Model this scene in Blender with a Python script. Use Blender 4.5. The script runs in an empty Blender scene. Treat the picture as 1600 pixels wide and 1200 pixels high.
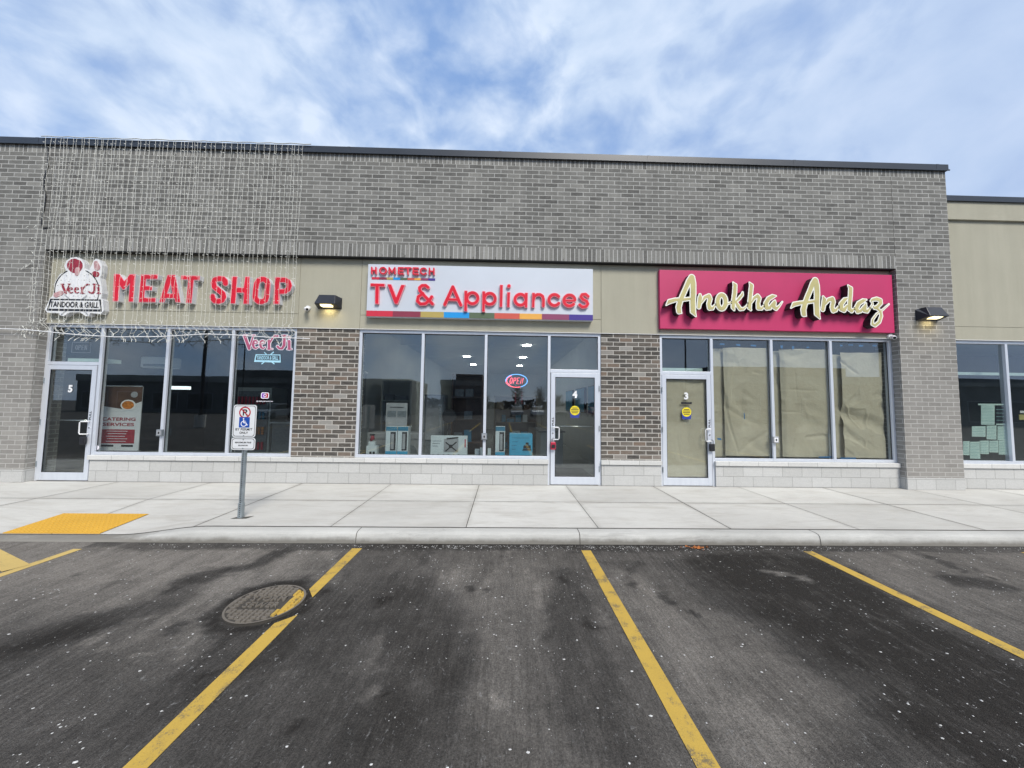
import bpy, math, random
import numpy as np
from mathutils import Vector, Matrix, noise as mnoise
random.seed(7); rng = np.random.RandomState(7)
S = bpy.context.scene
COL = S.collection
# ------------------------------------------------------------------ camera
F, YAW, PITCH, ROLL = 545.0, 0.0223387, 0.0605870, 0.0134969
HC = 1.5657            # camera height above the sidewalk (z = 0)
D = 6.957              # storefront plane
P = D - 0.12           # pilaster / parapet plane
ZG = -0.13             # asphalt
def basis():
    cy, sy, cp, sp, cr, sr = math.cos(YAW), math.sin(YAW), math.cos(PITCH), math.sin(PITCH), math.cos(ROLL), math.sin(ROLL)
    f = np.array([sy*cp, cy*cp, sp]); r0 = np.array([cy, -sy, 0]); u0 = np.cross(r0, f)
    return cr*r0 + sr*u0, -sr*r0 + cr*u0, f
CR, CU, CF = basis()
def ray(x, y): return CF + (x-800)/F*CR - (y-600)/F*CU
def wp(x, y, Y=D):
    q = ray(x, y); q = q*(Y/q[1]); return (float(q[0]), float(q[2]+HC))
def gp(x, y, z=ZG):
    q = ray(x, y); q = q*((z-HC)/q[2]); return (float(q[0]), float(q[1]))
cam = bpy.data.cameras.new('camera'); cam.sensor_width = 36; cam.lens = F/1600*36; cam.clip_end = 3000; cam.clip_start = 0.05
co = bpy.data.objects.new('camera', cam); COL.objects.link(co); S.camera = co
m = Matrix.Identity(4)
for i in range(3):
    m[i][0] = CR[i]; m[i][1] = CU[i]; m[i][2] = -CF[i]
m[2][3] = HC; co.matrix_world = m

# ------------------------------------------------------------------ materials
class NT:
    def __init__(s, name):
        s.m = bpy.data.materials.new(name); s.m.use_nodes = True; s.t = s.m.node_tree
        s.b = s.t.nodes['Principled BSDF']; s.out = s.t.nodes['Material Output']
    def n(s, typ, **kw):
        nd = s.t.nodes.new('ShaderNode'+typ)
        for k, v in kw.items():
            if k in nd.inputs: nd.inputs[k].default_value = v
            else: setattr(nd, k, v)
        return nd
    def l(s, a, b): s.t.links.new(a, b)
    def mix(s, fac, a, b, mode='MIX'):
        nd = s.t.nodes.new('ShaderNodeMix'); nd.data_type = 'RGBA'; nd.blend_type = mode
        for sock, v in ((nd.inputs[0], fac), (nd.inputs[6], a), (nd.inputs[7], b)):
            if hasattr(v, 'links'): s.l(v, sock)
            elif isinstance(v, (int, float)): sock.default_value = v
            else: sock.default_value = (*v, 1) if len(v) == 3 else v
        return nd.outputs[2]
    def ma(s, op, a, b=0.0, clamp=False):
        nd = s.t.nodes.new('ShaderNodeMath'); nd.operation = op; nd.use_clamp = clamp
        for sock, v in ((nd.inputs[0], a), (nd.inputs[1], b)):
            if hasattr(v, 'links'): s.l(v, sock)
            else: sock.default_value = v
        return nd.outputs[0]
    def ramp(s, fac, stops):
        nd = s.t.nodes.new('ShaderNodeValToRGB'); s.l(fac, nd.inputs[0])
        e = nd.color_ramp.elements
        while len(e) < len(stops): e.new(0.5)
        for i, (p, c) in enumerate(stops):
            e[i].position = p; c = (c, c, c) if isinstance(c, (int, float)) else c; e[i].color = (*c, 1)
        return nd.outputs[0]
    def obj(s, scale=(1, 1, 1)):
        tc = s.n('TexCoord'); mp = s.n('Mapping'); mp.inputs['Scale'].default_value = scale
        s.l(tc.outputs['Object'], mp.inputs[0]); return mp.outputs[0]
    def noise(s, vec, scale, detail=4, rough=0.5, dist=0.0):
        nd = s.n('TexNoise', Scale=scale, Detail=detail, Roughness=rough, Distortion=dist); s.l(vec, nd.inputs['Vector']); return nd.outputs['Fac']
    def bump(s, h, dist=0.01, strength=1.0):
        nd = s.n('Bump', Distance=dist, Strength=strength); s.l(h, nd.inputs['Height']); s.l(nd.outputs[0], s.b.inputs['Normal'])
def srgb(r, g, b): return tuple(((c/255)/12.92 if c/255 <= .04045 else ((c/255+.055)/1.055)**2.4) for c in (r, g, b))
def plain(name, col, rough=0.5, metal=0.0, var=0.12, scale=6, emit=None, es=1.0, bump=0.0):
    k = NT(name); v = k.obj(); n = k.noise(v, scale, 5, 0.6)
    c = k.mix(k.ramp(n, [(0.3, 0), (0.7, 1)]), tuple(x*(1-var) for x in col), tuple(min(1, x*(1+var)) for x in col))
    k.l(c, k.b.inputs['Base Color']); k.b.inputs['Roughness'].default_value = rough; k.b.inputs['Metallic'].default_value = metal
    if emit: k.b.inputs['Emission Color'].default_value = (*emit, 1); k.b.inputs['Emission Strength'].default_value = es
    if bump: k.bump(k.noise(v, 120, 3), bump)
    return k.m
def brick_mat(name, tones, mortar, bw=0.259, rh=0.0871, ms=0.0055, swap=False, bump=0.004, offset=0.5, stain=0.25, base_tone=False):
    k = NT(name); uv = k.n('UVMap'); uv.uv_map = 'UVMap'; vec = uv.outputs[0]
    # wobble so courses are not ruler straight
    w = k.n('TexNoise', Scale=3.0, Detail=3.0); k.l(vec, w.inputs['Vector'])
    sub = k.n('VectorMath', operation='SUBTRACT'); k.l(w.outputs['Color'], sub.inputs[0]); sub.inputs[1].default_value = (.5, .5, .5)
    sc = k.n('VectorMath', operation='SCALE'); k.l(sub.outputs[0], sc.inputs[0]); sc.inputs[3].default_value = 0.007
    ad = k.n('VectorMath', operation='ADD'); k.l(vec, ad.inputs[0]); k.l(sc.outputs[0], ad.inputs[1]); v2 = ad.outputs[0]
    br = k.n('TexBrick', offset=offset, offset_frequency=2, squash=1.0)
    br.inputs['Scale'].default_value = 1; br.inputs['Brick Width'].default_value = bw; br.inputs['Row Height'].default_value = rh
    br.inputs['Mortar Size'].default_value = ms; br.inputs['Mortar Smooth'].default_value = 0.12; br.inputs['Bias'].default_value = 0
    br.inputs['Color1'].default_value = (0, 0, 0, 1); br.inputs['Color2'].default_value = (1, 1, 1, 1); br.inputs['Mortar'].default_value = (.5, .5, .5, 1)
    k.l(v2, br.inputs['Vector'])
    col = k.ramp(br.outputs['Color'], tones)
    o = k.n('Mapping'); o.inputs['Scale'].default_value = (1, 3.5, 1) if not swap else (3.5, 1, 1); k.l(vec, o.inputs[0])
    n1 = k.noise(o.outputs[0], 9, 6, 0.7)
    col = k.mix(k.ramp(n1, [(0.45, 0.0), (0.8, 1.0)]), col, k.mix(0.25, col, mortar))
    n2 = k.noise(o.outputs[0], 40, 4, 0.6)
    col = k.mix(0.55, col, k.ramp(n2, [(0.3, 0.38), (0.7, 0.62)]), 'OVERLAY')
    mo = k.mix(k.noise(vec, 12, 5, .6), tuple(c*0.82 for c in mortar), tuple(c*1.12 for c in mortar))
    c = k.mix(br.outputs['Fac'], col, mo)
    big = k.noise(vec, 0.7, 5, .6)
    c = k.mix(stain, c, k.ramp(big, [(0.3, 0.36), (0.7, 0.62)]), 'OVERLAY')
    if base_tone:
        mp3 = k.n('Mapping'); mp3.inputs['Scale'].default_value = (2.2, .22, 1); k.l(vec, mp3.inputs[0]); c = k.mix(.30, c, k.ramp(k.noise(mp3.outputs[0], 2.5, 6, .7, .3), [(.35, .34), (.65, .62)]), 'OVERLAY')
        sp_ = k.n('SeparateXYZ'); k.l(vec, sp_.inputs[0])
        hh = k.ma('ADD', sp_.outputs[1], k.ma('MULTIPLY', k.ma('SUBTRACT', k.noise(vec, 1.6, 6, .7), .5), 2.2))
        c = k.mix(k.ramp(k.ma('DIVIDE', hh, 7.0), [(.02, .40), (.42, .22), (.72, .0)]), c, (.43, .40, .365))  # paler, warmer tone towards the foot of the wall
    k.l(c, k.b.inputs['Base Color']); k.b.inputs['Roughness'].default_value = 0.92
    h = k.ma('ADD', k.ma('MULTIPLY', k.ma('SUBTRACT', 1.0, br.outputs['Fac']), 1.0), k.ma('MULTIPLY', n2, 0.35))
    k.bump(h, bump)
    return k.m
M = {}
GR = [(0.0, (.094, .091, .084)), (0.25, (.134, .131, .120)), (0.6, (.160, .156, .143)), (0.88, (.186, .181, .166)), (1.0, (.222, .216, .197))]
BN = [(0.0, (.045, .041, .037)), (0.3, (.078, .068, .058)), (0.55, (.098, .083, .069)), (0.75, (.135, .12, .104)), (0.9, (.16, .115, .085)), (1.0, (.26, .25, .23))]
M['brick'] = brick_mat('grey_brick', GR, (.41, .405, .38), ms=.0085, base_tone=True)
M['soldier'] = brick_mat('grey_soldier_brick', [(p, tuple(c*1.22 for c in q)) for p, q in GR], (.47, .465, .44), ms=.0085, bw=0.30, rh=0.0871, swap=True, offset=0)
M['pier'] = brick_mat('brown_brick', BN, (.48, .455, .41), ms=.0082)
M['block'] = brick_mat('concrete_block', [(0, (.455, .45, .43)), (.5, (.48, .475, .455)), (1, (.515, .51, .49))], (.27, .265, .25), bw=0.40, rh=0.2035, ms=.0035, bump=0.002, stain=0.15)
M['sill'] = brick_mat('cast_stone_sill', [(0, (.54, .535, .51)), (1, (.62, .61, .585))], (.25, .25, .24), bw=0.60, rh=5.0, ms=.0035, bump=0.002, stain=.12)
def stucco():
    k = NT('stucco'); v = k.obj(); n = k.noise(v, 1.2, 6, .6); f = k.noise(v, 260, 3, .6)
    c = k.mix(k.ramp(n, [(.3, 0), (.7, 1)]), (.385, .366, .286), (.415, .396, .311))
    c = k.mix(0.25, c, k.ramp(f, [(.3, .3), (.7, .7)]), 'OVERLAY')
    st = k.noise(k.obj((2.5, 2.5, .25)), 2.0, 5, .6)
    c = k.mix(0.18, c, k.ramp(st, [(.35, .38), (.65, .6)]), 'OVERLAY')
    k.l(c, k.b.inputs['Base Color']); k.b.inputs['Roughness'].default_value = .95; k.bump(f, .004); return k.m
M['stucco'] = stucco()
M['coping'] = plain('dark_coping_metal', (.028, .034, .045), .38, .0, .15, 1.5)
M['black_steel'] = plain('black_steel', (.008, .008, .009), .6, 0, .3, 5)
def alum():
    k = NT('anodised_aluminium'); v = k.obj((1, 1, .2)); n = k.noise(v, 14, 4)
    k.l(k.mix(n, (.60, .63, .69), (.72, .75, .80)), k.b.inputs['Base Color']); k.b.inputs['Metallic'].default_value = .35; k.b.inputs['Roughness'].default_value = .42; return k.m
M['alu'] = alum()
def glass(name, tint, boost=1.0):
    k = NT(name); tr = k.n('BsdfTransparent'); tr.inputs[0].default_value = (*tint, 1); gl = k.n('BsdfGlossy', Roughness=0.0)
    gl.inputs[0].default_value = (.93, .97, 1, 1)
    v = k.obj((1, 1, 1)); nn = k.noise(v, .9, 2); bp = k.n('Bump', Distance=0.002, Strength=.35); k.l(nn, bp.inputs['Height']); k.l(bp.outputs[0], gl.inputs['Normal'])
    lw = k.n('LayerWeight', Blend=0.5); fr = k.ma('ADD', .045, k.ma('MULTIPLY', .955, k.ma('POWER', lw.outputs['Facing'], 5.0))); mx = k.n('MixShader'); k.l(k.ma('MULTIPLY', fr, boost, True), mx.inputs[0]); k.l(tr.outputs[0], mx.inputs[1]); k.l(gl.outputs[0], mx.inputs[2])
    k.l(mx.outputs[0], k.out.inputs[0]); return k.m
M['glass'] = glass('window_glass', (.875, .90, .885), 2.3)
M['white_paint'] = plain('white_paint', (.78, .78, .78), .4, 0, .04)
M['chrome'] = plain('brushed_steel', (.75, .76, .77), .25, .9, .06)
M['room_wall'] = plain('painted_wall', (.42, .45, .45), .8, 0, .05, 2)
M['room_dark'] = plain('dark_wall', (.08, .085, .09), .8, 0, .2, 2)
M['room_floor'] = plain('tile_floor', (.26, .28, .28), .25, 0, .2, 3)
M['ceiling'] = plain('ceiling_tile', (.38, .41, .42), .9, 0, .08, 2)
M['panel_light'] = plain('lit_ceiling_panel', (1, 1, 1), .5, 0, 0, 1, (1, .98, .92), 60.0)
M['lens_lit'] = plain('lit_lamp_lens', (1, .95, .7), .4, 0, 0, 1, (1, .86, .50), 1.5)
M['lamp_black'] = plain('lamp_housing', (.016, .018, .026), .45, 0, .3, 4)
M['red_letter'] = plain('red_acrylic', (.66, .004, .022), .35, 0, .12, 3)
M['red_trim'] = plain('pink_red_trim', (.80, .27, .32), .4, 0, .08, 3)
M['return_white'] = plain('letter_return_white', (.62, .63, .66), .45, 0, .06, 3)
M['gold'] = plain('gold_acrylic', (.52, .46, .20), .35, 0, .12, 5)
M['outline_white'] = plain('white_acrylic_edge', (.85, .84, .76), .4, 0, .04, 3)
M['magenta'] = plain('magenta_panel', (.52, .026, .12), .5, 0, .08, .8)
M['signwhite'] = plain('white_sign_panel', (.56, .60, .66), .45, 0, .05, .7)
M['black'] = plain('black_vinyl', (.012, .012, .015), .5, 0, .2)
M['maroon'] = plain('maroon_vinyl', (.30, .018, .035), .45, 0, .3, 14)
M['pinkpatch'] = plain('dusty_pink_vinyl', (.52, .30, .30), .5, 0, .15, 16)
M['greyvinyl'] = plain('grey_vinyl', (.32, .33, .35), .5, 0, .15)
M['wire'] = plain('white_wire', (.62, .62, .57), .55, 0, .1)
M['bulb'] = plain('clear_led_bulb', (.86, .86, .80), .25, 0, .05)
M['blackcable'] = plain('black_cable', (.02, .02, .022), .5)
M['galv'] = plain('galvanised_steel', (.30, .34, .36), .45, .5, .2, 9)
M['sign_face'] = plain('white_reflective_sheet', (.70, .71, .72), .4, 0, .04)
M['sign_red'] = plain('sign_red', (.42, .008, .02), .4)
M['sign_blue'] = plain('sign_blue', (.01, .07, .36), .4)
M['card_white'] = plain('white_cardboard', (.60, .66, .70), .6, 0, .06)
M['card_blue'] = plain('light_blue_cardboard', (.055, .36, .58), .55, 0, .06)
M['card_mid'] = plain('teal_blue_print', (.03, .19, .32), .55, 0, .2)
M['grey_print'] = plain('grey_print', (.16, .18, .20), .5, 0, .25, 20)
M['wood'] = plain('brown_wood', (.09, .05, .035), .6, 0, .3, 5)
M['shelf'] = plain('shelf_laminate', (.22, .20, .17), .6, 0, .2, 4)
M['mat'] = plain('dark_floor_mat', (.025, .03, .04), .9, 0, .2)
M['yellow_st'] = plain('yellow_sticker', (.80, .66, .02), .5, 0, .05)
M['blue_st'] = plain('blue_sticker', (.03, .05, .28), .5)
M['tape'] = plain('blue_tape', (.04, .20, .46), .6, 0, .15)
M['padred'] = plain('red_plastic', (.42, .02, .05), .4)
M['notice'] = plain('mint_white_paper', (.60, .74, .70), .7, 0, .06)
M['ink'] = plain('pale_ink', (.22, .36, .36), .8)
M['neon_red'] = plain('neon_red', (1, .1, .15), .4, 0, 0, 1, (1, .10, .14), 2.0)
M['neon_blue'] = plain('neon_blue', (.2, .5, 1), .4, 0, 0, 1, (.10, .38, 1.0), 1.6)
M['neon_dim'] = plain('unlit_neon_tube', (.30, .30, .36), .4)
M['decal_pink'] = plain('pink_window_vinyl', (.46, .10, .19), .5, 0, .1)
M['decal_white'] = plain('white_window_vinyl', (.78, .76, .82), .5, 0, .05)
M['decal_cyan'] = plain('pale_cyan_vinyl', (.42, .72, .86), .5, 0, .05)
M['violet'] = plain('violet_vinyl', (.22, .06, .42), .5)
M['orange_food'] = plain('food_photo_print', (.50, .17, .03), .6, 0, .5, 30)
M['distant_dark'] = plain('distant_building_wall', (.07, .075, .08), .8, 0, .3, .4)
M['distant_pale'] = plain('distant_pale_fascia', (.16, .17, .17), .8, 0, .3, .4)
M['pebble'] = plain('pale_grit', (.50, .49, .47), .9, 0, .4, 30)
M['treeline'] = plain('far_twigs', (.035, .032, .028), .9, 0, .4, .5)
M['leafm'] = plain('dry_leaf', (.40, .13, .03), .8, 0, .3, 30)
M['fluor'] = plain('lit_tube', (1, 1, 1), .5, 0, 0, 1, (.85, .95, 1), 1.6)
def kraft():
    k = NT('kraft_paper'); v = k.obj(); n = k.noise(v, 2.2, 6, .6, .6); f = k.noise(v, 14, 5, .7)
    c = k.mix(k.ramp(n, [(.3, 0), (.7, 1)]), (.56, .485, .375), (.65, .57, .45))
    c = k.mix(.2, c, k.ramp(f, [(.3, .35), (.7, .65)]), 'OVERLAY')
    k.l(c, k.b.inputs['Base Color']); k.b.inputs['Roughness'].default_value = .8; k.bump(k.ma('ADD', f, n), .02, .5)
    return k.m
M['kraft'] = kraft()
def asphalt():
    k = NT('worn_asphalt'); at = k.n('Attribute'); at.attribute_name = 'stain'
    v = k.obj(); st = at.outputs['Fac']
    big = k.noise(v, .55, 6, .62, .3); mid = k.noise(v, 3.0, 6, .65, .5); fine = k.noise(v, 90, 4, .75)
    grit = k.n('TexVoronoi', Scale=210.0); k.l(v, grit.inputs['Vector'])
    vy = k.obj((9, .8, 1)); tyre = k.noise(vy, 1.6, 7, .72, .7)
    # rake of tyre scuffs
    wv = k.obj((1, 1, 1)); warp = k.n('TexWave', Scale=6.5, Distortion=6.5, Detail=3.0, wave_type='BANDS', bands_direction='X'); warp.inputs['Detail Scale'].default_value = .4
    mpy = k.n('Mapping'); mpy.inputs['Scale'].default_value = (1, .33, 1); mpy.inputs['Rotation'].default_value = (0, 0, .18); k.l(wv, mpy.inputs[0]); k.l(mpy.outputs[0], warp.inputs['Vector'])
    c = k.ramp(big, [(.30, .045), (.5, .060), (.68, .085)])
    c = k.mix(.75, c, k.ramp(mid, [(.3, .33), (.7, .66)]), 'OVERLAY')
    c = k.mix(.60, c, k.ramp(tyre, [(.32, .30), (.70, .70)]), 'OVERLAY')
    scm = k.ramp(k.noise(v, .8, 3, .5), [(.50, 0.0), (.64, .42)])
    c = k.mix(scm, c, k.ramp(warp.outputs['Fac'], [(.3, .32), (.9, .66)]), 'OVERLAY')
    # sealed dark / scrubbed pale zones come from the stain layer, broken up by noise
    s2 = k.ma('ADD', st, k.ma('MULTIPLY', k.ma('SUBTRACT', k.ma('ADD', k.ma('MULTIPLY', mid, .5), k.ma('MULTIPLY', tyre, .5)), .5), k.ma('MULTIPLY', k.ma('ABSOLUTE', st), 3.4)))
    dark = k.ma('MULTIPLY', s2, -1.0, True); pale = k.ma('MULTIPLY', s2, 1.0, True)
    c = k.mix(dark, c, (.0205, .0195, .0185)); c = k.mix(k.ma('MULTIPLY', pale, .75), c, (.225, .222, .216))
    c = k.mix(.9, c, k.ramp(fine, [(.30, .22), (.72, .80)]), 'OVERLAY')
    sc2 = k.noise(k.obj((14, 2.2, 1)), 7, 6, .8, 1.2); c = k.mix(.7, c, k.ramp(sc2, [(.35, .28), (.68, .74)]), 'OVERLAY')
    c = k.mix(1.0, c, (1.09, 1.0, .90), 'MULTIPLY')
    vf = k.obj((1, .55, 1)); n4 = k.noise(vf, 34, 5, .8, .4)
    c = k.mix(k.ramp(n4, [(.60, 0), (.68, .55)]), c, (.26, .255, .245))
    sp = k.n('TexVoronoi', Scale=17.0); k.l(v, sp.inputs['Vector'])
    spm = k.ma('MULTIPLY', k.ramp(sp.outputs['Distance'], [(.05, 1), (.085, 0)]), k.ramp(k.noise(v, 2.2, 4), [(.54, 0), (.66, .7)]))
    c = k.mix(spm, c, (.48, .47, .45))
    k.l(c, k.b.inputs['Base Color']); k.b.inputs['Roughness'].default_value = .86
    k.b.inputs['Specular IOR Level'].default_value = .2
    k.bump(k.ma('ADD', fine, k.ma('MULTIPLY', grit.outputs['Distance'], .8)), .006, .8)
    return k.m
M['asphalt'] = asphalt()
def concrete(name, a, b, slab=False, kerb=False):
    k = NT(name); v = k.obj(); big = k.noise(v, .8, 6, .6, .3); br = k.noise(k.obj((1.2, 22, 1)), 4, 5, .6); fine = k.noise(v, 130, 3, .7)
    c = k.mix(k.ramp(big, [(.3, 0), (.7, 1)]), a, b)
    c = k.mix(.32, c, k.ramp(br, [(.3, .38), (.7, .62)]), 'OVERLAY')
    c = k.mix(.25, c, k.ramp(fine, [(.3, .35), (.7, .66)]), 'OVERLAY')
    sm = k.noise(k.obj((.7, 3.2, 1)), 2.1, 6, .7, .8); c = k.mix(k.ramp(sm, [(.60, 0), (.74, .28)]), c, (.27, .25, .22))
    if slab:
        tc = k.n('TexCoord'); mp = k.n('Mapping'); mp.inputs['Location'].default_value = (.46+1.713*20, -4.55+1.21*10, 0); k.l(tc.outputs['Object'], mp.inputs[0])
        def tb(ms, sm):
            t = k.n('TexBrick', offset=0.0, squash=1.0); t.inputs['Scale'].default_value = 1; t.inputs['Brick Width'].default_value = 1.713; t.inputs['Row Height'].default_value = 1.21; t.inputs['Mortar Size'].default_value = ms; t.inputs['Mortar Smooth'].default_value = sm
            t.inputs['Color1'].default_value = (.40, .40, .40, 1); t.inputs['Color2'].default_value = (.60, .60, .60, 1); t.inputs['Mortar'].default_value = (.5, .5, .5, 1); k.l(mp.outputs[0], t.inputs['Vector']); return t
        t = tb(.001, 0); c = k.mix(.42, c, t.outputs['Color'], 'OVERLAY')
        t = tb(.09, 1.0); hf = k.ma('MULTIPLY', t.outputs['Fac'], k.ramp(k.noise(v, 2.2, 5, .7), [(.35, 0.0), (.65, .42)])); c = k.mix(hf, c, (.24, .22, .19))
        sp_ = k.noise(v, 24, 4, .6); c = k.mix(k.ramp(sp_, [(.70, 0), (.74, .35)]), c, (.14, .13, .115))
        s3 = k.noise(k.obj((.35, 1.6, 1)), 3.0, 6, .7, .5); c = k.mix(k.ramp(s3, [(.50, 0), (.68, .42)]), c, (.33, .30, .255))
    if kerb:
        tc = k.n('TexCoord'); sx = k.n('SeparateXYZ'); k.l(tc.outputs['Object'], sx.inputs[0])
        zz = k.ma('ADD', sx.outputs[2], k.ma('MULTIPLY', k.ma('SUBTRACT', k.noise(v, 3.5, 6, .7), .5), .10)); c = k.mix(k.ramp(k.ma('ADD', k.ma('MULTIPLY', zz, 8.0), 1.0), [(.15, .85), (.55, .0)]), c, (.155, .142, .118))
        c = k.mix(k.ramp(k.noise(k.obj((.5, 2, 4)), 3, 6, .75, .6), [(.58, 0), (.66, .35)]), c, (.20, .19, .175))
    k.l(c, k.b.inputs['Base Color']); k.b.inputs['Roughness'].default_value = .9; k.bump(k.ma('ADD', br, fine), .003, .6); return k.m
M['sidewalk'] = concrete('broomed_concrete', (.445, .43, .395), (.53, .517, .478), slab=True)
M['kerb'] = concrete('kerb_concrete', (.38, .372, .345), (.50, .49, .455), kerb=True)
M['gap'] = plain('dirty_joint_and_shadow', (.075, .07, .062), .95, 0, .3, 20)  # joint dirt, also the painted shadow under the sign post
def paint(name, col, under=(.07, .07, .07), wear=.60):
    k = NT(name); v = k.obj(); n = k.noise(v, 7, 7, .72); f = k.noise(v, 110, 4, .8)
    c = k.mix(k.noise(v, 2.5, 5, .6), tuple(x*.80 for x in col), tuple(min(1, x*1.10) for x in col))
    c = k.mix(.35, c, k.ramp(f, [(.3, .35), (.7, .65)]), 'OVERLAY')
    w = k.ma('ADD', k.ma('MULTIPLY', n, .62), k.ma('MULTIPLY', f, .38))
    c = k.mix(k.ramp(w, [(wear-.02, 0), (wear+.05, .8)]), c, under)
    k.l(c, k.b.inputs['Base Color']); k.b.inputs['Roughness'].default_value = .8; k.bump(f, .004, .8); return k.m
M['yellow'] = paint('yellow_line_paint', (.50, .325, .055), (.09, .085, .07), .545)
M['yellow_pale'] = paint('pale_yellow_line_paint', (.56, .40, .13), (.12, .11, .09), .56)
M['tactile'] = paint('tactile_yellow', (.62, .345, .035), (.30, .20, .05), .66)
M['iron_shaded'] = concrete('cast_iron_shaded', (.040, .035, .029), (.065, .057, .046))  # darker copy of the iron, shade put into its colour
M['iron'] = concrete('cast_iron', (.115, .10, .082), (.165, .145, .12))

# ------------------------------------------------------------------ mesh helpers
class MB:
    def __init__(s): s.v = []; s.f = []; s.uv = []
    def face(s, pts, uv=None):
        i = len(s.v); s.v += [tuple(p) for p in pts]; s.f.append(tuple(range(i, i+len(pts))))
        if uv is None:
            a = Vector(pts[1])-Vector(pts[0]); b = Vector(pts[-1])-Vector(pts[0]); n = a.cross(b)
            ax = max(range(3), key=lambda q: abs(n[q]))
            uv = [((p[0], p[2]) if ax == 1 else (p[1]+.13, p[2]) if ax == 0 else (p[0], p[1])) for p in pts]
        s.uv += uv; return s
    def box(s, x0, x1, y0, y1, z0, z1):
        a = [(x0, y0, z0), (x1, y0, z0), (x1, y1, z0), (x0, y1, z0), (x0, y0, z1), (x1, y0, z1), (x1, y1, z1), (x0, y1, z1)]
        for q in ((0, 1, 5, 4), (1, 2, 6, 5), (2, 3, 7, 6), (3, 0, 4, 7), (4, 5, 6, 7), (3, 2, 1, 0)): s.face([a[i] for i in q])
        return s
    def prism(s, pts, y0, y1):      # pts (x,z) polygon, CCW seen from -Y ; extruded along Y
        area = sum(pts[i][0]*pts[(i+1) % len(pts)][1]-pts[(i+1) % len(pts)][0]*pts[i][1] for i in range(len(pts)))
        if area < 0: pts = pts[::-1]
        s.face([(x, y0, z) for x, z in pts]); s.face([(x, y1, z) for x, z in pts[::-1]])
        for i in range(len(pts)):
            a, b = pts[i], pts[(i+1) % len(pts)]
            s.face([(b[0], y0, b[1]), (a[0], y0, a[1]), (a[0], y1, a[1]), (b[0], y1, b[1])])
        return s
    def tube(s, pts, r, n=6, caps=True):
        rings = []; pts = [Vector(p) for p in pts]
        for i, p in enumerate(pts):
            d = (pts[min(i+1, len(pts)-1)]-pts[max(i-1, 0)]).normalized()
            up = Vector((0, 0, 1)) if abs(d.z) < .9 else Vector((0, 1, 0))
            a = d.cross(up).normalized(); b = d.cross(a); rr = r[i] if isinstance(r, (list, tuple)) else r
            rings.append([p+rr*(math.cos(2*math.pi*k/n)*a+math.sin(2*math.pi*k/n)*b) for k in range(n)])
        for i in range(len(rings)-1):
            for k in range(n): s.face([rings[i][k], rings[i][(k+1) % n], rings[i+1][(k+1) % n], rings[i+1][k]], [(0, 0)]*4)
        if caps: s.face(rings[0][::-1], [(0, 0)]*n); s.face(rings[-1], [(0, 0)]*n)
        return s
    def build(s, name, mat, parent=None, smooth=False, bevel=0):
        me = bpy.data.meshes.new(name); me.from_pydata(s.v, [], s.f); l = me.uv_layers.new(name='UVMap')
        for i, u in enumerate(s.uv): l.data[i].uv = u
        me.materials.append(M[mat] if isinstance(mat, str) else mat)
        if smooth:
            me.polygons.foreach_set('use_smooth', [True]*len(me.polygons))
        o = bpy.data.objects.new(name, me); COL.objects.link(o)
        if parent: o.parent = parent
        if smooth or bevel:
            import bmesh
            b = bmesh.new(); b.from_mesh(me); bmesh.ops.remove_doubles(b, verts=b.verts, dist=1e-5); b.to_mesh(me); b.free()
        if bevel:
            md = o.modifiers.new('b', 'BEVEL'); md.width = bevel; md.segments = 2; md.limit_method = 'ANGLE'
        return o
def tag(o, label=None, cat=None, group=None, kind=None):
    if label: o['label'] = label
    if cat: o['category'] = cat
    if group: o['group'] = group
    if kind: o['kind'] = kind
    return o
def empty(name, label=None, cat=None, group=None):
    o = bpy.data.objects.new(name, None); COL.objects.link(o); o.empty_display_size = .1
    return tag(o, label, cat, group)
def np_mesh(name, V, Fq, mat, parent=None):
    me = bpy.data.meshes.new(name); me.from_pydata(V.tolist() if hasattr(V, 'tolist') else V, [], Fq.tolist() if hasattr(Fq, 'tolist') else Fq)
    me.materials.append(M[mat]); o = bpy.data.objects.new(name, me); COL.objects.link(o)
    if parent: o.parent = parent
    return o
VJ = [('S', [(115,140,20),(180,318,20)]), ('S', [(180,318,10),(240,135,9)]), ('S', [(98,126,6),(150,126,6)]), ('S', [(218,126,6),(262,126,6)]),
 ('S', [(240,252,6),(298,240,6),(292,212,9),(268,204,10),(245,215,14),(235,262,18),(248,305,14),(276,318,9),(304,300,6)]),
 ('S', [(345,252,6),(403,240,6),(397,212,9),(373,204,10),(350,215,14),(340,262,18),(353,305,14),(381,318,9),(409,300,6)]),
 ('S', [(466,205,18),(466,322,18)]), ('S', [(440,208,6),(466,205,8)]), ('S', [(438,326,6),(515,326,6)]), ('S', [(480,235,8),(515,168,11),(556,134,12),(590,140,14)]),
 ('S', [(686,140,20),(684,270,20),(655,318,15),(615,318,13),(588,290,15)]), ('S', [(650,130,6),(722,130,6)]),
 ('S', [(757,215,19),(757,322,19)]), ('S', [(758,160,18),(758.5,160,18)]), ('S', [(726,328,6),(792,328,6)]), ('S', [(728,208,6),(757,206,7)])]
def name_strokes(fn, k): return [('S', [(*fn(u, v), r_*k) for u, v, r_ in q]) for _, q in VJ]
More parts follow.
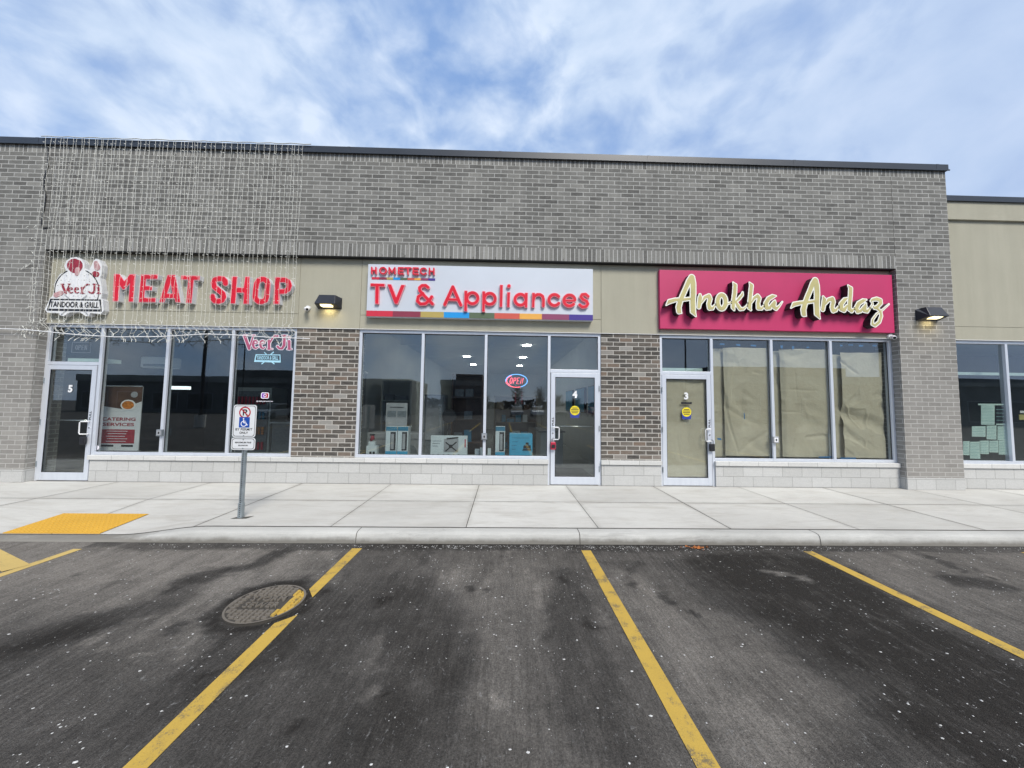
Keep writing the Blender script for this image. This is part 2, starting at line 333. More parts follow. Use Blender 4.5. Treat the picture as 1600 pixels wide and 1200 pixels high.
# --- flat lettering from signed distance fields (x, z in metres)
def sd_cap(X, Z, x0, z0, r0, x1, z1, r1):
    dx, dz = x1-x0, z1-z0; L = dx*dx+dz*dz+1e-12
    t = np.clip(((X-x0)*dx+(Z-z0)*dz)/L, 0, 1)
    return np.hypot(X-x0-t*dx, Z-z0-t*dz)-(r0+t*(r1-r0))
def sd_poly(X, Z, pts):
    d = np.full(X.shape, 1e9); s = np.ones(X.shape)
    n = len(pts)
    for i in range(n):
        ax, az = pts[i]; bx, bz = pts[i-1]
        ex, ez = bx-ax, bz-az; wx, wz = X-ax, Z-az
        t = np.clip((wx*ex+wz*ez)/(ex*ex+ez*ez+1e-12), 0, 1)
        d = np.minimum(d, (wx-ex*t)**2+(wz-ez*t)**2)
        c1 = Z >= az; c2 = Z < bz; c3 = ex*wz > ez*wx
        al = (c1 & c2 & c3) | (~c1 & ~c2 & ~c3); s = np.where(al, -s, s)
    return s*np.sqrt(d)
def field(prims, h, pad=0.03):
    xs = []; zs = []
    for p in prims:
        if p[0] == 'P' or p[0] == 'H': xs += [q[0] for q in p[1]]; zs += [q[1] for q in p[1]]
        else:
            xs += [q[0]-q[2] for q in p[1]]+[q[0]+q[2] for q in p[1]]; zs += [q[1]-q[2] for q in p[1]]+[q[1]+q[2] for q in p[1]]
    gx = np.arange(min(xs)-pad, max(xs)+pad+h, h); gz = np.arange(min(zs)-pad, max(zs)+pad+h, h)
    X, Z = np.meshgrid(gx, gz, indexing='ij'); d = np.full(X.shape, 1e9)
    for p in prims:
        if p[0] == 'P': d = np.minimum(d, sd_poly(X, Z, p[1]))
        elif p[0] == 'S':
            q = p[1]
            for i in range(len(q)-1): d = np.minimum(d, sd_cap(X, Z, *q[i], *q[i+1]))
    for p in prims:
        if p[0] == 'H': d = np.maximum(d, -sd_poly(X, Z, p[1]))
    return gx, gz, d
def march(gx, gz, d, level):
    D_ = level-d; V = []; idx = {}; faces = []; edges = []
    def vid(key, p):
        if key not in idx: idx[key] = len(V); V.append(p)
        return idx[key]
    def corner(i, j): return vid((i, j, 0), (gx[i], gz[j]))
    def ed(i, j, k):    # k=1 edge along x from (i,j), k=2 edge along z
        a = D_[i, j]; b = D_[i+1, j] if k == 1 else D_[i, j+1]; t = min(.98, max(.02, a/(a-b)))
        return vid((i, j, k), (gx[i]+t*(gx[1]-gx[0]), gz[j]) if k == 1 else (gx[i], gz[j]+t*(gz[1]-gz[0])))
    ins = D_ > 0
    cnt = ins[:-1, :-1].astype(int)+ins[1:, :-1]+ins[1:, 1:]+ins[:-1, 1:]
    for i, j in zip(*np.nonzero(cnt)):
        c = [(i, j), (i+1, j), (i+1, j+1), (i, j+1)]; es = [(i, j, 1), (i+1, j, 2), (i, j+1, 1), (i, j, 2)]
        if cnt[i, j] == 4: faces.append([corner(*q) for q in c]); continue
        poly = []; cuts = []
        for q in range(4):
            a, b = c[q], c[(q+1) % 4]
            if ins[a]: poly.append(corner(*a))
            if ins[a] != ins[b]: e = ed(*es[q]); poly.append(e); cuts.append((e, bool(ins[a])))
        if len(poly) >= 3: faces.append(poly)
        if len(cuts) == 2:
            out = [e for e, o_ in cuts if o_][0]; inn = [e for e, o_ in cuts if not o_][0]; edges.append((out, inn))
    return V, faces, edges
def sdf_obj(name, prims, yf, yb, mat, parent, level=0.0, h=0.006, side_mat=None, fl=None):
    gx, gz, d = fl if fl else field(prims, h, .03+abs(level))
    V2, fa, ed = march(gx, gz, d, level); n = len(V2)
    if side_mat is None:
        V = [(x, yf, z) for x, z in V2]+[(x, yb, z) for x, z in V2]
        return np_mesh(name, V, [f for f in fa]+[(a, b, b+n, a+n)[::-1] for a, b in ed], mat, parent)
    V = [(x, yf, z) for x, z in V2]+[(x, yb, z) for x, z in V2]
    o = np_mesh(name, V, [f for f in fa]+[(a, b, b+n, a+n)[::-1] for a, b in ed], mat, parent)
    o.data.materials.append(M[side_mat]); mi = [0]*len(fa)+[1]*len(ed); o.data.polygons.foreach_set('material_index', mi)
    return o
def text(name, body, cx, cz, w, hgt, y, mat, parent, bold=0.0, rot=0.0, depth=0.0, shear=0.0, align=None):
    c = bpy.data.curves.new(name, 'FONT'); c.body = body; c.offset = bold; c.resolution_u = 3; c.shear = shear; c.extrude = depth
    o = bpy.data.objects.new(name, c); COL.objects.link(o); bpy.context.view_layer.update()
    me = bpy.data.meshes.new_from_object(o.evaluated_get(bpy.context.evaluated_depsgraph_get()))
    bpy.data.objects.remove(o); bpy.data.curves.remove(c)
    co_ = np.zeros(len(me.vertices)*3); me.vertices.foreach_get('co', co_); co_ = co_.reshape(-1, 3)
    lo, hi = co_.min(0), co_.max(0)
    x = (co_[:, 0]-(lo[0]+hi[0])/2)/(hi[0]-lo[0])*w; z = (co_[:, 1]-(lo[1]+hi[1])/2)/(hi[1]-lo[1])*hgt
    dz = co_[:, 2]
    cr, sr = math.cos(rot), math.sin(rot)
    out = np.stack([cx+x*cr-z*sr, y-dz, cz+x*sr+z*cr], 1)
    me.vertices.foreach_set('co', out.ravel()); me.materials.clear(); me.materials.append(M[mat]); me.name = name
    o = bpy.data.objects.new(name, me); COL.objects.link(o)
    if parent: o.parent = parent
    return o
def cropmap(x0, y0, sc, Y):
    k = 1/sc/(F/Y)
    def pt(u, v): return wp(x0+u/sc, y0+v/sc, Y)
    def st(*p): return ('S', [(*pt(u, v), r*k) for u, v, r in p])
    def sr(r, *p): return ('S', [(*pt(u, v), r*k) for u, v in p])
    def po(*p): return ('P', [pt(u, v) for u, v in p])
    def ho(*p): return ('H', [pt(u, v) for u, v in p])
    return pt, st, sr, po, ho

# ------------------------------------------------------------------ ground
def axis(segs):
    a = []
    for s0, s1, n in segs: a += list(np.linspace(s0, s1, n, endpoint=False))
    return np.array(a+[segs[-1][1]])
def build_ground():
    gx = axis([(-600, -60, 6), (-60, -9, 14), (-9, 9, 600), (9, 60, 14), (60, 600, 6)])
    gy = axis([(-600, -60, 6), (-60, -2, 14), (-2, 1.4, 20), (1.4, 4.5, 130), (4.5, 40, 12), (40, 600, 6)])
    X, Y = np.meshgrid(gx, gy, indexing='ij'); st = np.zeros(X.shape)
    X0, Y0 = X, Y; wn = lambda a, b, c: np.sin(X0*a+b*np.sin(Y0*c)+c)*np.cos(Y0*b*1.3+a*.7*np.sin(X0*.9)+b)
    X = X0+.05*wn(3.1, 2.7, 4.3)+.028*wn(9.7, 8.1, 7.7)+.012*wn(23, 19, 17); Y = Y0+.05*wn(2.3, 3.3, 5.1)+.028*wn(8.3, 10.1, 6.1)+.012*wn(21, 25, 13)
    def seg(px, w, a, soft=1.0):
        nonlocal st
        q = [gp(*p) for p in px]; d = np.full(X.shape, 1e9)
        for i in range(len(q)-1): d = np.minimum(d, sd_cap(X, Y, q[i][0], q[i][1], 0, q[i+1][0], q[i+1][1], 0))
        st = st+a*np.exp(-(d/(w*1.15))**3.2/soft)
    # sealed dark strip in the third stall
    band = 1/(1+np.exp(-(X-2.15+.12*np.sin(Y*2.3))/.10))*1/(1+np.exp((X-3.50+.05*np.sin(Y*3))/.07))
    st = st-band*1.35*np.clip((4.22-Y)/.3, 0, 1)
    # paler scrubbed areas
    sg = lambda a: 1/(1+np.exp(-a))
    st = st+.62*sg((-1.95-X)/.18)*sg((Y-3.0+.18*np.sin(X*2.1))/.16)+.46*sg((X-3.72)/.06)*sg((Y-2.3)/.5)+.22*sg((-1.9-X)/.2)*sg((Y-2.2)/.3)
    st = st+.16*sg((X+1.5)/.1)*sg((1.9-X)/.2)
    st = st+.50*np.exp(-((X-.1)/.50)**2-((Y-3.6)/.8)**2)*.5+.42*np.exp(-((X-1.75)/.40)**2-((Y-2.4)/.9)**2)
    st = st-.38*np.exp(-((X+1.0)/.7)**2-((Y-2.3)/1.1)**2)-.30*np.exp(-((X+3.8)/.9)**2-((Y-2.2)/.5)**2)
    seg([(440, 862), (390, 885), (300, 905)], .10, -.9); seg([(300, 905), (250, 945), (60, 1000)], .16, -.65)
    seg([(60, 1000), (-60, 1040)], .2, -.5); seg([(520, 960), (430, 1010), (330, 1080)], .14, -.4)
    seg([(1450, 868), (1500, 890)], .06, -.6); seg([(1490, 905), (1560, 915)], .11, -.95)
    seg([(640, 920), (690, 1010), (640, 1120)], .25, -.45); seg([(880, 900), (900, 1010), (930, 1140)], .15, -.35)
    seg([(720, 890), (760, 1000), (780, 1150)], .18, .25); seg([(560, 1040), (640, 960), (700, 900)], .10, .3); seg([(980, 905), (1090, 1050), (1200, 1180)], .18, .38)
    seg([(1195, 893), (1255, 905)], .055, 1.7); seg([(1340, 1180), (1480, 1100)], .16, -.3)
    # ring of fresh patching round the cover
    mx, my = -1.965, 3.075; r = np.hypot(X-mx, Y-my); st = st*(1-np.exp(-((r-.34)/.10)**2))-1.0*np.exp(-((r-.35)/.06)**2)
    # dirt gathered along the kerb
    st = st-.75/(1+np.exp(-(Y-4.20)/.018))*(X > -4.8)
    for q in range(60):
        cx, cy, ra = rng.uniform(-5, 7), rng.uniform(1.7, 4.1), rng.uniform(.015, .06); st = st+rng.choice((-.8, -.6, .5))*np.exp(-(np.hypot(X-cx, (Y-cy)*.7)/ra)**4)
    for q in range(26):
        cx, cy, a_, L = rng.uniform(-4.5, 7), rng.uniform(1.8, 4), rng.normal(1.57, .35), rng.uniform(.2, .9); dx, dy = math.cos(a_)*L, math.sin(a_)*L
        st = st+rng.choice((-.35, .35, .25))*np.exp(-(sd_cap(X, Y, cx, cy, 0, cx+dx, cy+dy, 0)/.035)**2)
    X, Y = X0, Y0; me = bpy.data.meshes.new('parking_lot'); nx, ny = len(gx), len(gy)
    z = np.full(X.shape, ZG)
    V = np.stack([X, Y, z], -1).reshape(-1, 3); I = np.arange(nx*ny).reshape(nx, ny)
    Q = np.stack([I[:-1, :-1], I[1:, :-1], I[1:, 1:], I[:-1, 1:]], -1).reshape(-1, 4)
    me.from_pydata(V.tolist(), [], Q.tolist())
    at = me.attributes.new('stain', 'FLOAT', 'POINT'); at.data.foreach_set('value', np.clip(st, -1, 1).ravel().astype(np.float32))
    me.materials.append(M['asphalt']); o = bpy.data.objects.new('parking_lot', me); COL.objects.link(o); tag(o, kind='structure')
build_ground()
def strip(name, pts, mat, z=ZG+.004):
    m_ = MB(); m_.face([(x, y, z) for x, y in pts], [(x, y) for x, y in pts]); o = m_.build(name, mat); tag(o, kind='structure'); return o
MHX, MHY, MHR = -1.965, 3.075, .29
def lineX(x, w=.112, y1=4.19, y0=-1.3, mat='yellow'):
    strip('parking_line', [(x-w/2, y0), (x+w/2, y0), (x+w/2, y1), (x-w/2, y1)], mat)
lineX(-4.80, .10, 4.17, mat='yellow_pale')
strip('parking_line', [(-1.728, -1.3), (-1.616, -1.3), (-1.620, 2.93), (-1.733, 2.82)], 'yellow')
strip('parking_line', [(-1.742, 3.315), (-1.640, 3.18), (-1.63, 4.22), (-1.745, 4.22)], 'yellow')
lineX(.990); lineX(3.650); lineX(6.33); lineX(8.98); lineX(-7.45, .1, mat='yellow_pale')
def hatch(xa, ya, xb, yb, w):
    dx, dy = xb-xa, yb-ya; L = math.hypot(dx, dy); nx, ny = -dy/L*w/2, dx/L*w/2
    strip('parking_line', [(xa+nx, ya+ny), (xa-nx, ya-ny), (xb-nx, yb-ny), (xb+nx, yb+ny)], 'yellow_pale', ZG+.007)
hatch(-4.84, 3.70, -6.1, 4.27, .17); hatch(-4.84, 2.5, -7.4, 3.66, .15); hatch(-4.84, 1.3, -7.4, 2.46, .15)
for x in np.arange(-15.5, 16, 2.67): lineX(float(x), .11, -8.0, -19.0)

def top_z(x, y):      # sidewalk height: level, dropping to the kerb at the ramp
    t = min(1, max(0, (5.75-y)/1.2)); 
    if x > -4.8: k = min(1, max(0, (-3.65-x)/1.15))
    elif x < -6.3: k = min(1, max(0, (x+7.5)/1.2))
    else: k = 1
    k = k*k*(3-2*k); return -.112*k*t
def build_walk():
    xs = [-40]+[float(v) for v in np.arange(-12, 13, .1)]+[40]; ys = [4.552]+[float(v) for v in np.arange(4.6, 5.8, .1)]+[6.2, 7.2]
    V = []; Fc = []; ny = len(ys)
    for x in xs:
        for y in ys: V.append((x, y, top_z(x, y)))
    for i in range(len(xs)-1):
        for j in range(ny-1): a = i*ny+j; Fc.append((a, a+ny, a+ny+1, a+1))
    n = len(V)
    for x in xs: V.append((x, 4.552, -.3))
    for i in range(len(xs)-1): Fc.append((n+i, n+i+1, (i+1)*ny, i*ny))
    o = np_mesh('sidewalk', V, Fc, 'sidewalk'); tag(o, kind='structure')
    # tooled joints: thin dirty strips
    J = MB()
    def js(p, q, w):
        (x0, y0), (x1, y1) = p, q; L = math.hypot(x1-x0, y1-y0); nx, ny_ = -(y1-y0)/L*w/2, (x1-x0)/L*w/2; N = max(1, int(L/.1))
        for k in range(N):
            a, b = k/N, (k+1)/N; xa, ya = x0+(x1-x0)*a, y0+(y1-y0)*a; xb, yb = x0+(x1-x0)*b, y0+(y1-y0)*b
            J.face([(xa-nx, ya-ny_, top_z(xa, ya)+.003), (xb-nx, yb-ny_, top_z(xb, yb)+.003), (xb+nx, yb+ny_, top_z(xb, yb)+.003), (xa+nx, ya+ny_, top_z(xa, ya)+.003)])
    js((-12, 5.76), (12.5, 5.78), .007)
    for k, x in enumerate((-10.8, -9.1, -7.33, -5.6, -3.87, -2.17, -.46, 1.24, 2.97, 4.68, 6.39, 8.09, 9.8, 11.5)): js((x, 4.553), (x, 6.93), (.010, .007)[k % 2])
    js((-12, 4.560), (12.5, 4.560), .022)
    js((-10, D-.004), (12.5, D-.004), .012)
    o = J.build('sidewalk_joint', 'gap'); tag(o, kind='structure')
build_walk()
def build_kerb():
    J = []
    xs = sorted(set([-40, 40]+[float(v) for v in np.arange(-12, 12.51, .1)]))
    joints = (-9.6, -6.4, -1.77, .96, 3.98, 7.0, 10.0)
    prof = [(0, 1.0), (.05, 1.0), (.10, .985), (.135, .93), (.155, .80), (.165, .5), (.175, 0.0)]
    V = []; Fc = []
    for x in xs:
        zt = top_z(x, 4.56)
        for dy, t in prof:
            V.append((x, 4.545-dy, ZG-.02+(zt-(ZG-.02))*t if t < 1 else zt))
    n = len(prof)
    for i in range(len(xs)-1):
        for j in range(n-1): a = i*n+j; Fc.append((a, a+1, a+n+1, a+n))
    o = np_mesh('kerb', V, Fc, 'kerb'); o.data.polygons.foreach_set('use_smooth', [True]*len(o.data.polygons)); tag(o, kind='structure')
    J = MB()
    for jx in joints:
        zt = top_z(jx, 4.56)
        for i in range(n-1):
            (a, ta), (b, tb) = prof[i], prof[i+1]; za = ZG-.02+(zt-(ZG-.02))*ta+.002; zb = ZG-.02+(zt-(ZG-.02))*tb+.002
            J.face([(jx-.004, 4.543-a, za), (jx+.004, 4.543-a, za), (jx+.004, 4.541-b, zb), (jx-.004, 4.541-b, zb)])
    o = J.build('kerb_joint', 'gap'); tag(o, kind='structure')
build_kerb()

# tactile plate
def tactile():
    x0, x1, y0, y1 = -6.20, -5.02, 4.58, 5.18; z = lambda x, y: top_z(x, y)+.008
    root = empty('tactile_plate', 'yellow tactile warning plate of raised domes at the kerb ramp', 'tactile plate')
    m_ = MB(); m_.face([(x0, y0, z(x0, y0)), (x1, y0, z(x1, y0)), (x1, y1, z(x1, y1)), (x0, y1, z(x0, y1))])
    m_.face([(x0, y0, z(x0, y0)-.02), (x1, y0, z(x1, y0)-.02), (x1, y0, z(x1, y0)), (x0, y0, z(x0, y0))])
    m_.build('plate', 'tactile', root)
    d = MB(); nx, ny = 20, 10
    for i in range(nx):
        for j in range(ny):
            cx = x0+(i+.5)*(x1-x0)/nx; cy = y0+(j+.5)*(y1-y0)/ny; zc = z(cx, cy)
            a = [(cx+.017*math.cos(t), cy+.017*math.sin(t), zc) for t in np.arange(8)*math.pi/4]; b = [(cx+.010*math.cos(t), cy+.010*math.sin(t), zc+.008) for t in np.arange(8)*math.pi/4]
            for k in range(8): d.face([a[k], a[(k+1) % 8], b[(k+1) % 8], b[k]])
            d.face(b)
    tag(d.build('domes', 'tactile', root))
tactile()
# manhole cover
def manhole():
    root = empty('manhole_cover', 'round brown cast iron sewer cover with a yellow painted edge in the asphalt', 'manhole cover')
    z = ZG+.012; n = 48; A = [2*math.pi*k/n for k in range(n)]
    m_ = MB(); m_.face([(MHX+MHR*math.cos(a), MHY+MHR*math.sin(a), z) for a in A])
    for k in range(n):
        a, b = A[k], A[(k+1) % n]
        m_.face([(MHX+MHR*math.cos(b), MHY+MHR*math.sin(b), z), (MHX+MHR*math.cos(a), MHY+MHR*math.sin(a), z), (MHX+MHR*math.cos(a), MHY+MHR*math.sin(a), ZG-.01), (MHX+MHR*math.cos(b), MHY+MHR*math.sin(b), ZG-.01)])
    m_.build('lid', 'iron_shaded', root)  # darker lid colour paints the shade between the raised bars
    # checker of raised bars, skipping the lettering
    bumps = MB(); py = MB(); i = 0
    def bar(mb, cx, cy, L, w, ang, z0, h):
        c, s_ = math.cos(ang), math.sin(ang); q = [(-L/2, -w/2), (L/2, -w/2), (L/2, w/2), (-L/2, w/2)]
        lo = [(cx+a*c-b*s_, cy+a*s_+b*c, z0) for a, b in q]; hi = [(cx+a*.8*c-b*.7*s_, cy+a*.8*s_+b*.7*c, z0+h) for a, b in q]
        for k in range(4): mb.face([lo[k], lo[(k+1) % 4], hi[(k+1) % 4], hi[k]])
        mb.face(hi)
    st = .042
    for i in range(-7, 8):
        for j in range(-7, 8):
            cx, cy = MHX+i*st, MHY+j*st
            if math.hypot(cx-MHX, cy-MHY) > MHR-.03: continue
            if abs(cy-MHY) < .085 and abs(cx-MHX) < .17: continue
            yel = cx > MHX+.165
            if (i+j) % 2 == 0: bar(py if yel else bumps, cx, cy, .042, .027, 0 if j % 2 else math.pi/2, z+.0005, .014)
            else: bar(py if yel else bumps, cx, cy, .042, .027, math.pi/2 if j % 2 else 0, z+.0005, .014)
    rim = MB()
    for k in range(n):
        a, b = A[k], A[(k+1) % n]; ra, rb = MHR-.018, MHR-.002
        rim.face([(MHX+ra*math.cos(a), MHY+ra*math.sin(a), z+.006), (MHX+rb*math.cos(a), MHY+rb*math.sin(a), z+.006), (MHX+rb*math.cos(b), MHY+rb*math.sin(b), z+.006), (MHX+ra*math.cos(b), MHY+ra*math.sin(b), z+.006)])
    rim.build('rim', 'iron', root)
    bumps.build('tread_bars', 'iron', root)
    yp = [(MHX+(MHR-.012)*math.cos(a), MHY+(MHR-.012)*math.sin(a)) for a in np.linspace(-.72, .88, 12)]
    poly = yp+[(MHX+.185, MHY+.215), (MHX+.165, MHY+.05), (MHX+.175, MHY-.14)]
    m_ = MB(); m_.face([(x, y, z+.002) for x, y in poly], [(x, y) for x, y in poly]); m_.build('paint_patch', 'yellow', root); py.build('painted_tread_bars', 'yellow', root)
    for s_, dy in (('SEWER', -.045), ('STORM', .048)):
        o = text('raised_lettering', s_, 0, 0, .28, .07, 0, 'iron', root, 0, depth=.05)
        for v in o.data.vertices:
            x, y, zz = v.co; v.co = (MHX-.01+x, MHY+dy+zz, z+.002+(.014 if y < 0 else 0))
manhole()
def grit():
    m_ = MB(); r = random.Random(3)
    def peb(x, y, s_, z=ZG):
        s_ = min(s_, .0062+.002*r.random())
        a0 = r.random()*6; n = 5; e = r.uniform(.6, 1.6)
        lo = [(x+s_*e*math.cos(a0+k*6.283/n)*r.uniform(.7, 1.2), y+s_*math.sin(a0+k*6.283/n)*r.uniform(.7, 1.2), z+.001) for k in range(n)]
        top = (x, y, z+s_*r.uniform(.4, .8))
        for k in range(n): m_.face([lo[k], lo[(k+1) % n], top], [(0, 0)]*3)
    for _ in range(2600):
        x = r.uniform(-5, 8); y = r.uniform(1.6, 4.2); peb(x, y, .0012*r.paretovariate(1.5) if r.random() < .97 else r.uniform(.0045, .0075))
    cl = [(r.uniform(-5, 7), r.uniform(1.8, 4.1)) for _ in range(46)]
    for cx, cy in cl:
        for _ in range(r.randint(4, 11)): peb(cx+r.gauss(0, .12), cy+r.gauss(0, .10), r.uniform(.0025, .0065))
    for _ in range(1000):
        x = r.uniform(-4.2, 8) if r.random() < .5 else r.gauss(1.3, 1.6); peb(x, min(4.355, 4.33-abs(r.gauss(0, .07))), r.uniform(.002, .007))
    o = m_.build('gravel_debris', 'pebble'); tag(o, 'pale grit and road salt scattered over the asphalt and along the kerb', 'gravel', kind='stuff')
    m2 = MB()
    for _ in range(34):
        cx, cy = r.gauss(2.38, .07), r.gauss(4.27, .022); s_ = r.uniform(.012, .03); a0 = r.random()*6
        p = [(cx+s_*math.cos(a0+t)*k, cy+s_*.6*math.sin(a0+t)*k, ZG+.006+r.random()*.014) for t, k in ((0, 1.2), (1.2, .7), (2.6, 1), (4, .8), (5.2, .6))]
        m2.face(p, [(0, 0)]*5)
    tag(m2.build('dead_leaves', 'leafm'), 'small heap of dry orange leaves in the gutter below the kerb', 'leaves', kind='stuff')
grit()

# ------------------------------------------------------------------ main building
BX0, BX1 = -10.19, 9.195; OL, OR = -8.985, 8.02       # building ends, opening ends
ZSOF, ZTOP = 4.478, 6.594; ZST = 3.05; ZSILL = .50; ZPL = .412; YB = 23.0
B = empty('retail_building', 'long one storey shop building faced in grey brick with three storefronts', 'building')
FY = D+.035      # front of the aluminium frames
def part(name, mat, fn, bevel=0, parent=None):
    m_ = MB(); fn(m_); return m_.build(name, mat, parent or B, bevel=bevel)
part('pilaster', 'brick', lambda m_: m_.box(BX0, OL, P, D+.35, .235, ZSOF))
part('pilaster', 'brick', lambda m_: m_.box(OR, BX1, P, D+.35, .235, ZSOF))
part('pilaster_base', 'block', lambda m_: m_.box(BX0, OL, P-.003, D+.35, -.02, .235))
part('pilaster_base', 'block', lambda m_: m_.box(OR, BX1+.002, P-.003, D+.35, -.02, .235))
# parapet wall: jambs run past the soldier band
def par(m_):
    m_.box(BX0, OL, P, D+.35, ZSOF, 6.445); m_.box(OR, BX1, P, D+.35, ZSOF, 6.445)
    m_.box(OL, OR, P, D+.35, 4.735, 6.445); m_.box(BX0, BX0+.3, D+.35, YB, 3.0, 6.445); m_.box(BX1-.3, BX1, D+.35, YB, 3.0, 6.445)
part('parapet_wall', 'brick', par)
def sold(x0, x1, z0, z1, y1):
    m_ = MB()
    def f(pts, u): m_.face(pts, u)
    m_.box(x0, x1, P, y1, z0, z1)
    m_.uv = [(v-z0+.024, u+.01) for u, v in m_.uv]
    m_.build('soldier_course', 'soldier', B)
sold(OL, OR, ZSOF, 4.735, D+.3); sold(BX0, BX1, 6.445, ZTOP, D+.34)
part('steel_lintel', 'black_steel', lambda m_: m_.box(OL+.002, OR-.002, P+.004, D-.001, ZSOF-.012, ZSOF+.001))
for x in (OR, OL): part('expansion_joint', 'gap', lambda m_: m_.box(x-.004, x+.004, P-.002, P+.01, 4.74, 6.44))
for k in range(38):
    MB().box(-8.8+k*.452, -8.79+k*.452, P-.0015, P+.01, ZSOF+.004, ZSOF+.045).build('weep_vent', 'black_steel', B)
    MB().box(-8.9+k*.452, -8.89+k*.452, P-.0015, P+.01, 6.447, 6.485).build('weep_vent', 'black_steel', B)
def cop(m_):
    m_.prism([(0, 0)]*0 or [(BX0-.035, ZTOP), (BX1+.035, ZTOP), (BX1+.035, 6.72), (BX0-.035, 6.72)], P-.035, P+.42)
    m_.box(BX0-.05, BX1+.05, P-.048, P-.036, ZTOP-.012, ZTOP+.012)
    m_.box(BX0-.035, BX0+.36, P+.42, YB, ZTOP-.14, 6.72); m_.box(BX1-.36, BX1+.035, P+.42, YB, ZTOP-.14, 6.72)
part('coping', 'coping', cop)
for x in np.arange(-9.3, 9.2, 3.05): MB().box(float(x)-.03, float(x)+.03, P-.0375, P-.034, ZTOP+.012, 6.722).build('coping_seam', 'coping', B)
part('roof', 'room_dark', lambda m_: m_.box(BX0+.3, BX1-.3, D+.35, YB, 6.2, 6.3))
part('back_wall', 'room_wall', lambda m_: m_.box(BX0, BX1, YB, YB+.2, -.02, 6.5))
# stucco field with reveal joints
def sp(x0, x1, z0, z1): part('stucco_panel', 'stucco', lambda m_: m_.box(x0, x1, D, D+.12, z0, z1), bevel=.004)
g = .007
part('stucco_backing', 'stucco', lambda m_: m_.box(OL+.001, OR-.001, D+.014, D+.30, ZST+.006, ZSOF-.001))
for x0, x1, split in ((OL+.001, -4.127, 3.325), (-4.127, -2.905, None), (-2.905, 1.95, 3.325), (1.95, 3.152, None), (3.152, OR-.001, 3.325)):
    a, b = x0+(g/2 if x0 > OL+.01 else 0), x1-(g/2 if x1 < OR-.01 else 0)
    if split: sp(a, b, ZST, split-g/2); sp(a, b, split+g/2, ZSOF-.013)
    else: sp(a, b, ZST, ZSOF-.013)
part('drip_trim', 'white_paint', lambda m_: m_.box(OL+.002, OR-.002, D-.006, D+.02, ZST-.010, ZST-.001))
for x0, x1 in ((-4.142, -2.917), (1.952, 3.154)):
    part('brick_pier', 'pier', lambda m_: m_.box(x0, x1, D+.012, D+.34, ZSILL, ZST-.011))
# block plinth and cast stone sills
for x0, x1 in ((-7.93, .885), (1.955, 3.15), (4.25, OR-.001)):
    part('block_plinth', 'block', lambda m_: m_.box(x0, x1, D, D+.34, -.02, ZPL))
    part('stone_sill', 'sill', lambda m_: m_.box(x0-.012 if x0 > -7 else x0-.03, x1+(.012 if x1 < 8 else -.004), D-.03, D+.34, ZPL+.001, ZSILL-.001), bevel=.006)
# storefront frames: one window part per bay with panes as sub-parts
T = .055
def bay(xs, door_side, name='window'):
    """xs = mullion centres from end to end; door_side = (x0,x1) of the door opening"""
    x0, x1 = xs[0], xs[-1]; zt = ZST-.014
    wins = [(a, b) for a, b in zip(xs[:-1], xs[1:])]
    f = MB(); y0, y1 = FY, FY+.11
    f.box(x0, x1, y0+.001, y1, zt-T, zt)
    for i, x in enumerate(xs):
        if i == 0: f.box(x, x+T, y0, y1, -.02 if (door_side and abs(x-door_side[0]) < .01) else ZSILL+.002, zt-T)
        elif i == len(xs)-1: f.box(x-T, x, y0, y1, -.02 if (door_side and abs(x-door_side[1]) < .01) else ZSILL+.002, zt-T)
        else: f.box(x-T/2, x+T/2, y0, y1, -.02 if (door_side and min(abs(x-door_side[0]), abs(x-door_side[1])) < .01) else ZSILL+.002, zt-T)
    w = None
    panes = []
    for a, b in wins:
        al = a+(T if a == x0 else T/2); br_ = b-(T if b == x1 else T/2)
        if door_side and abs(a-door_side[0]) < .01:
            f.box(al, br_, y0+.001, y1, 2.235, 2.30); panes.append((al, br_, 2.30, zt-T))
        else:
            f.box(al, br_, y0+.001, y1, ZSILL+.002, ZSILL+.002+T); panes.append((al, br_, ZSILL+.002+T, zt-T))
    w = f.build(name, 'alu', B, bevel=.004)
    for a, b, z0, z1 in panes:
        g_ = MB(); g_.box(a+.001, b-.001, y0+.05, y0+.056, z0+.001, z1-.001); g_.build('pane', 'glass', w)
        gk = MB()
        for q in ((a, a+.008, z0, z1), (b-.008, b, z0, z1)): gk.box(q[0], q[1], y0+.041, y0+.0495, q[2], q[3])
        for q in ((a+.008, b-.008, z0, z0+.008), (a+.008, b-.008, z1-.014, z1)): gk.box(q[0], q[1], y0+.0415, y0+.0494, q[2], q[3])
        gk.build('gasket', 'black', w)
    return w
W5 = bay([-8.983, -7.935, -6.66, -5.40, -4.143], (-8.983, -7.935))
W4 = bay([-2.916, -1.645, -.379, .900, 1.951], (.900, 1.951))
W3 = bay([3.155, 4.235, 5.484, 6.731, 8.018], (3.155, 4.235))
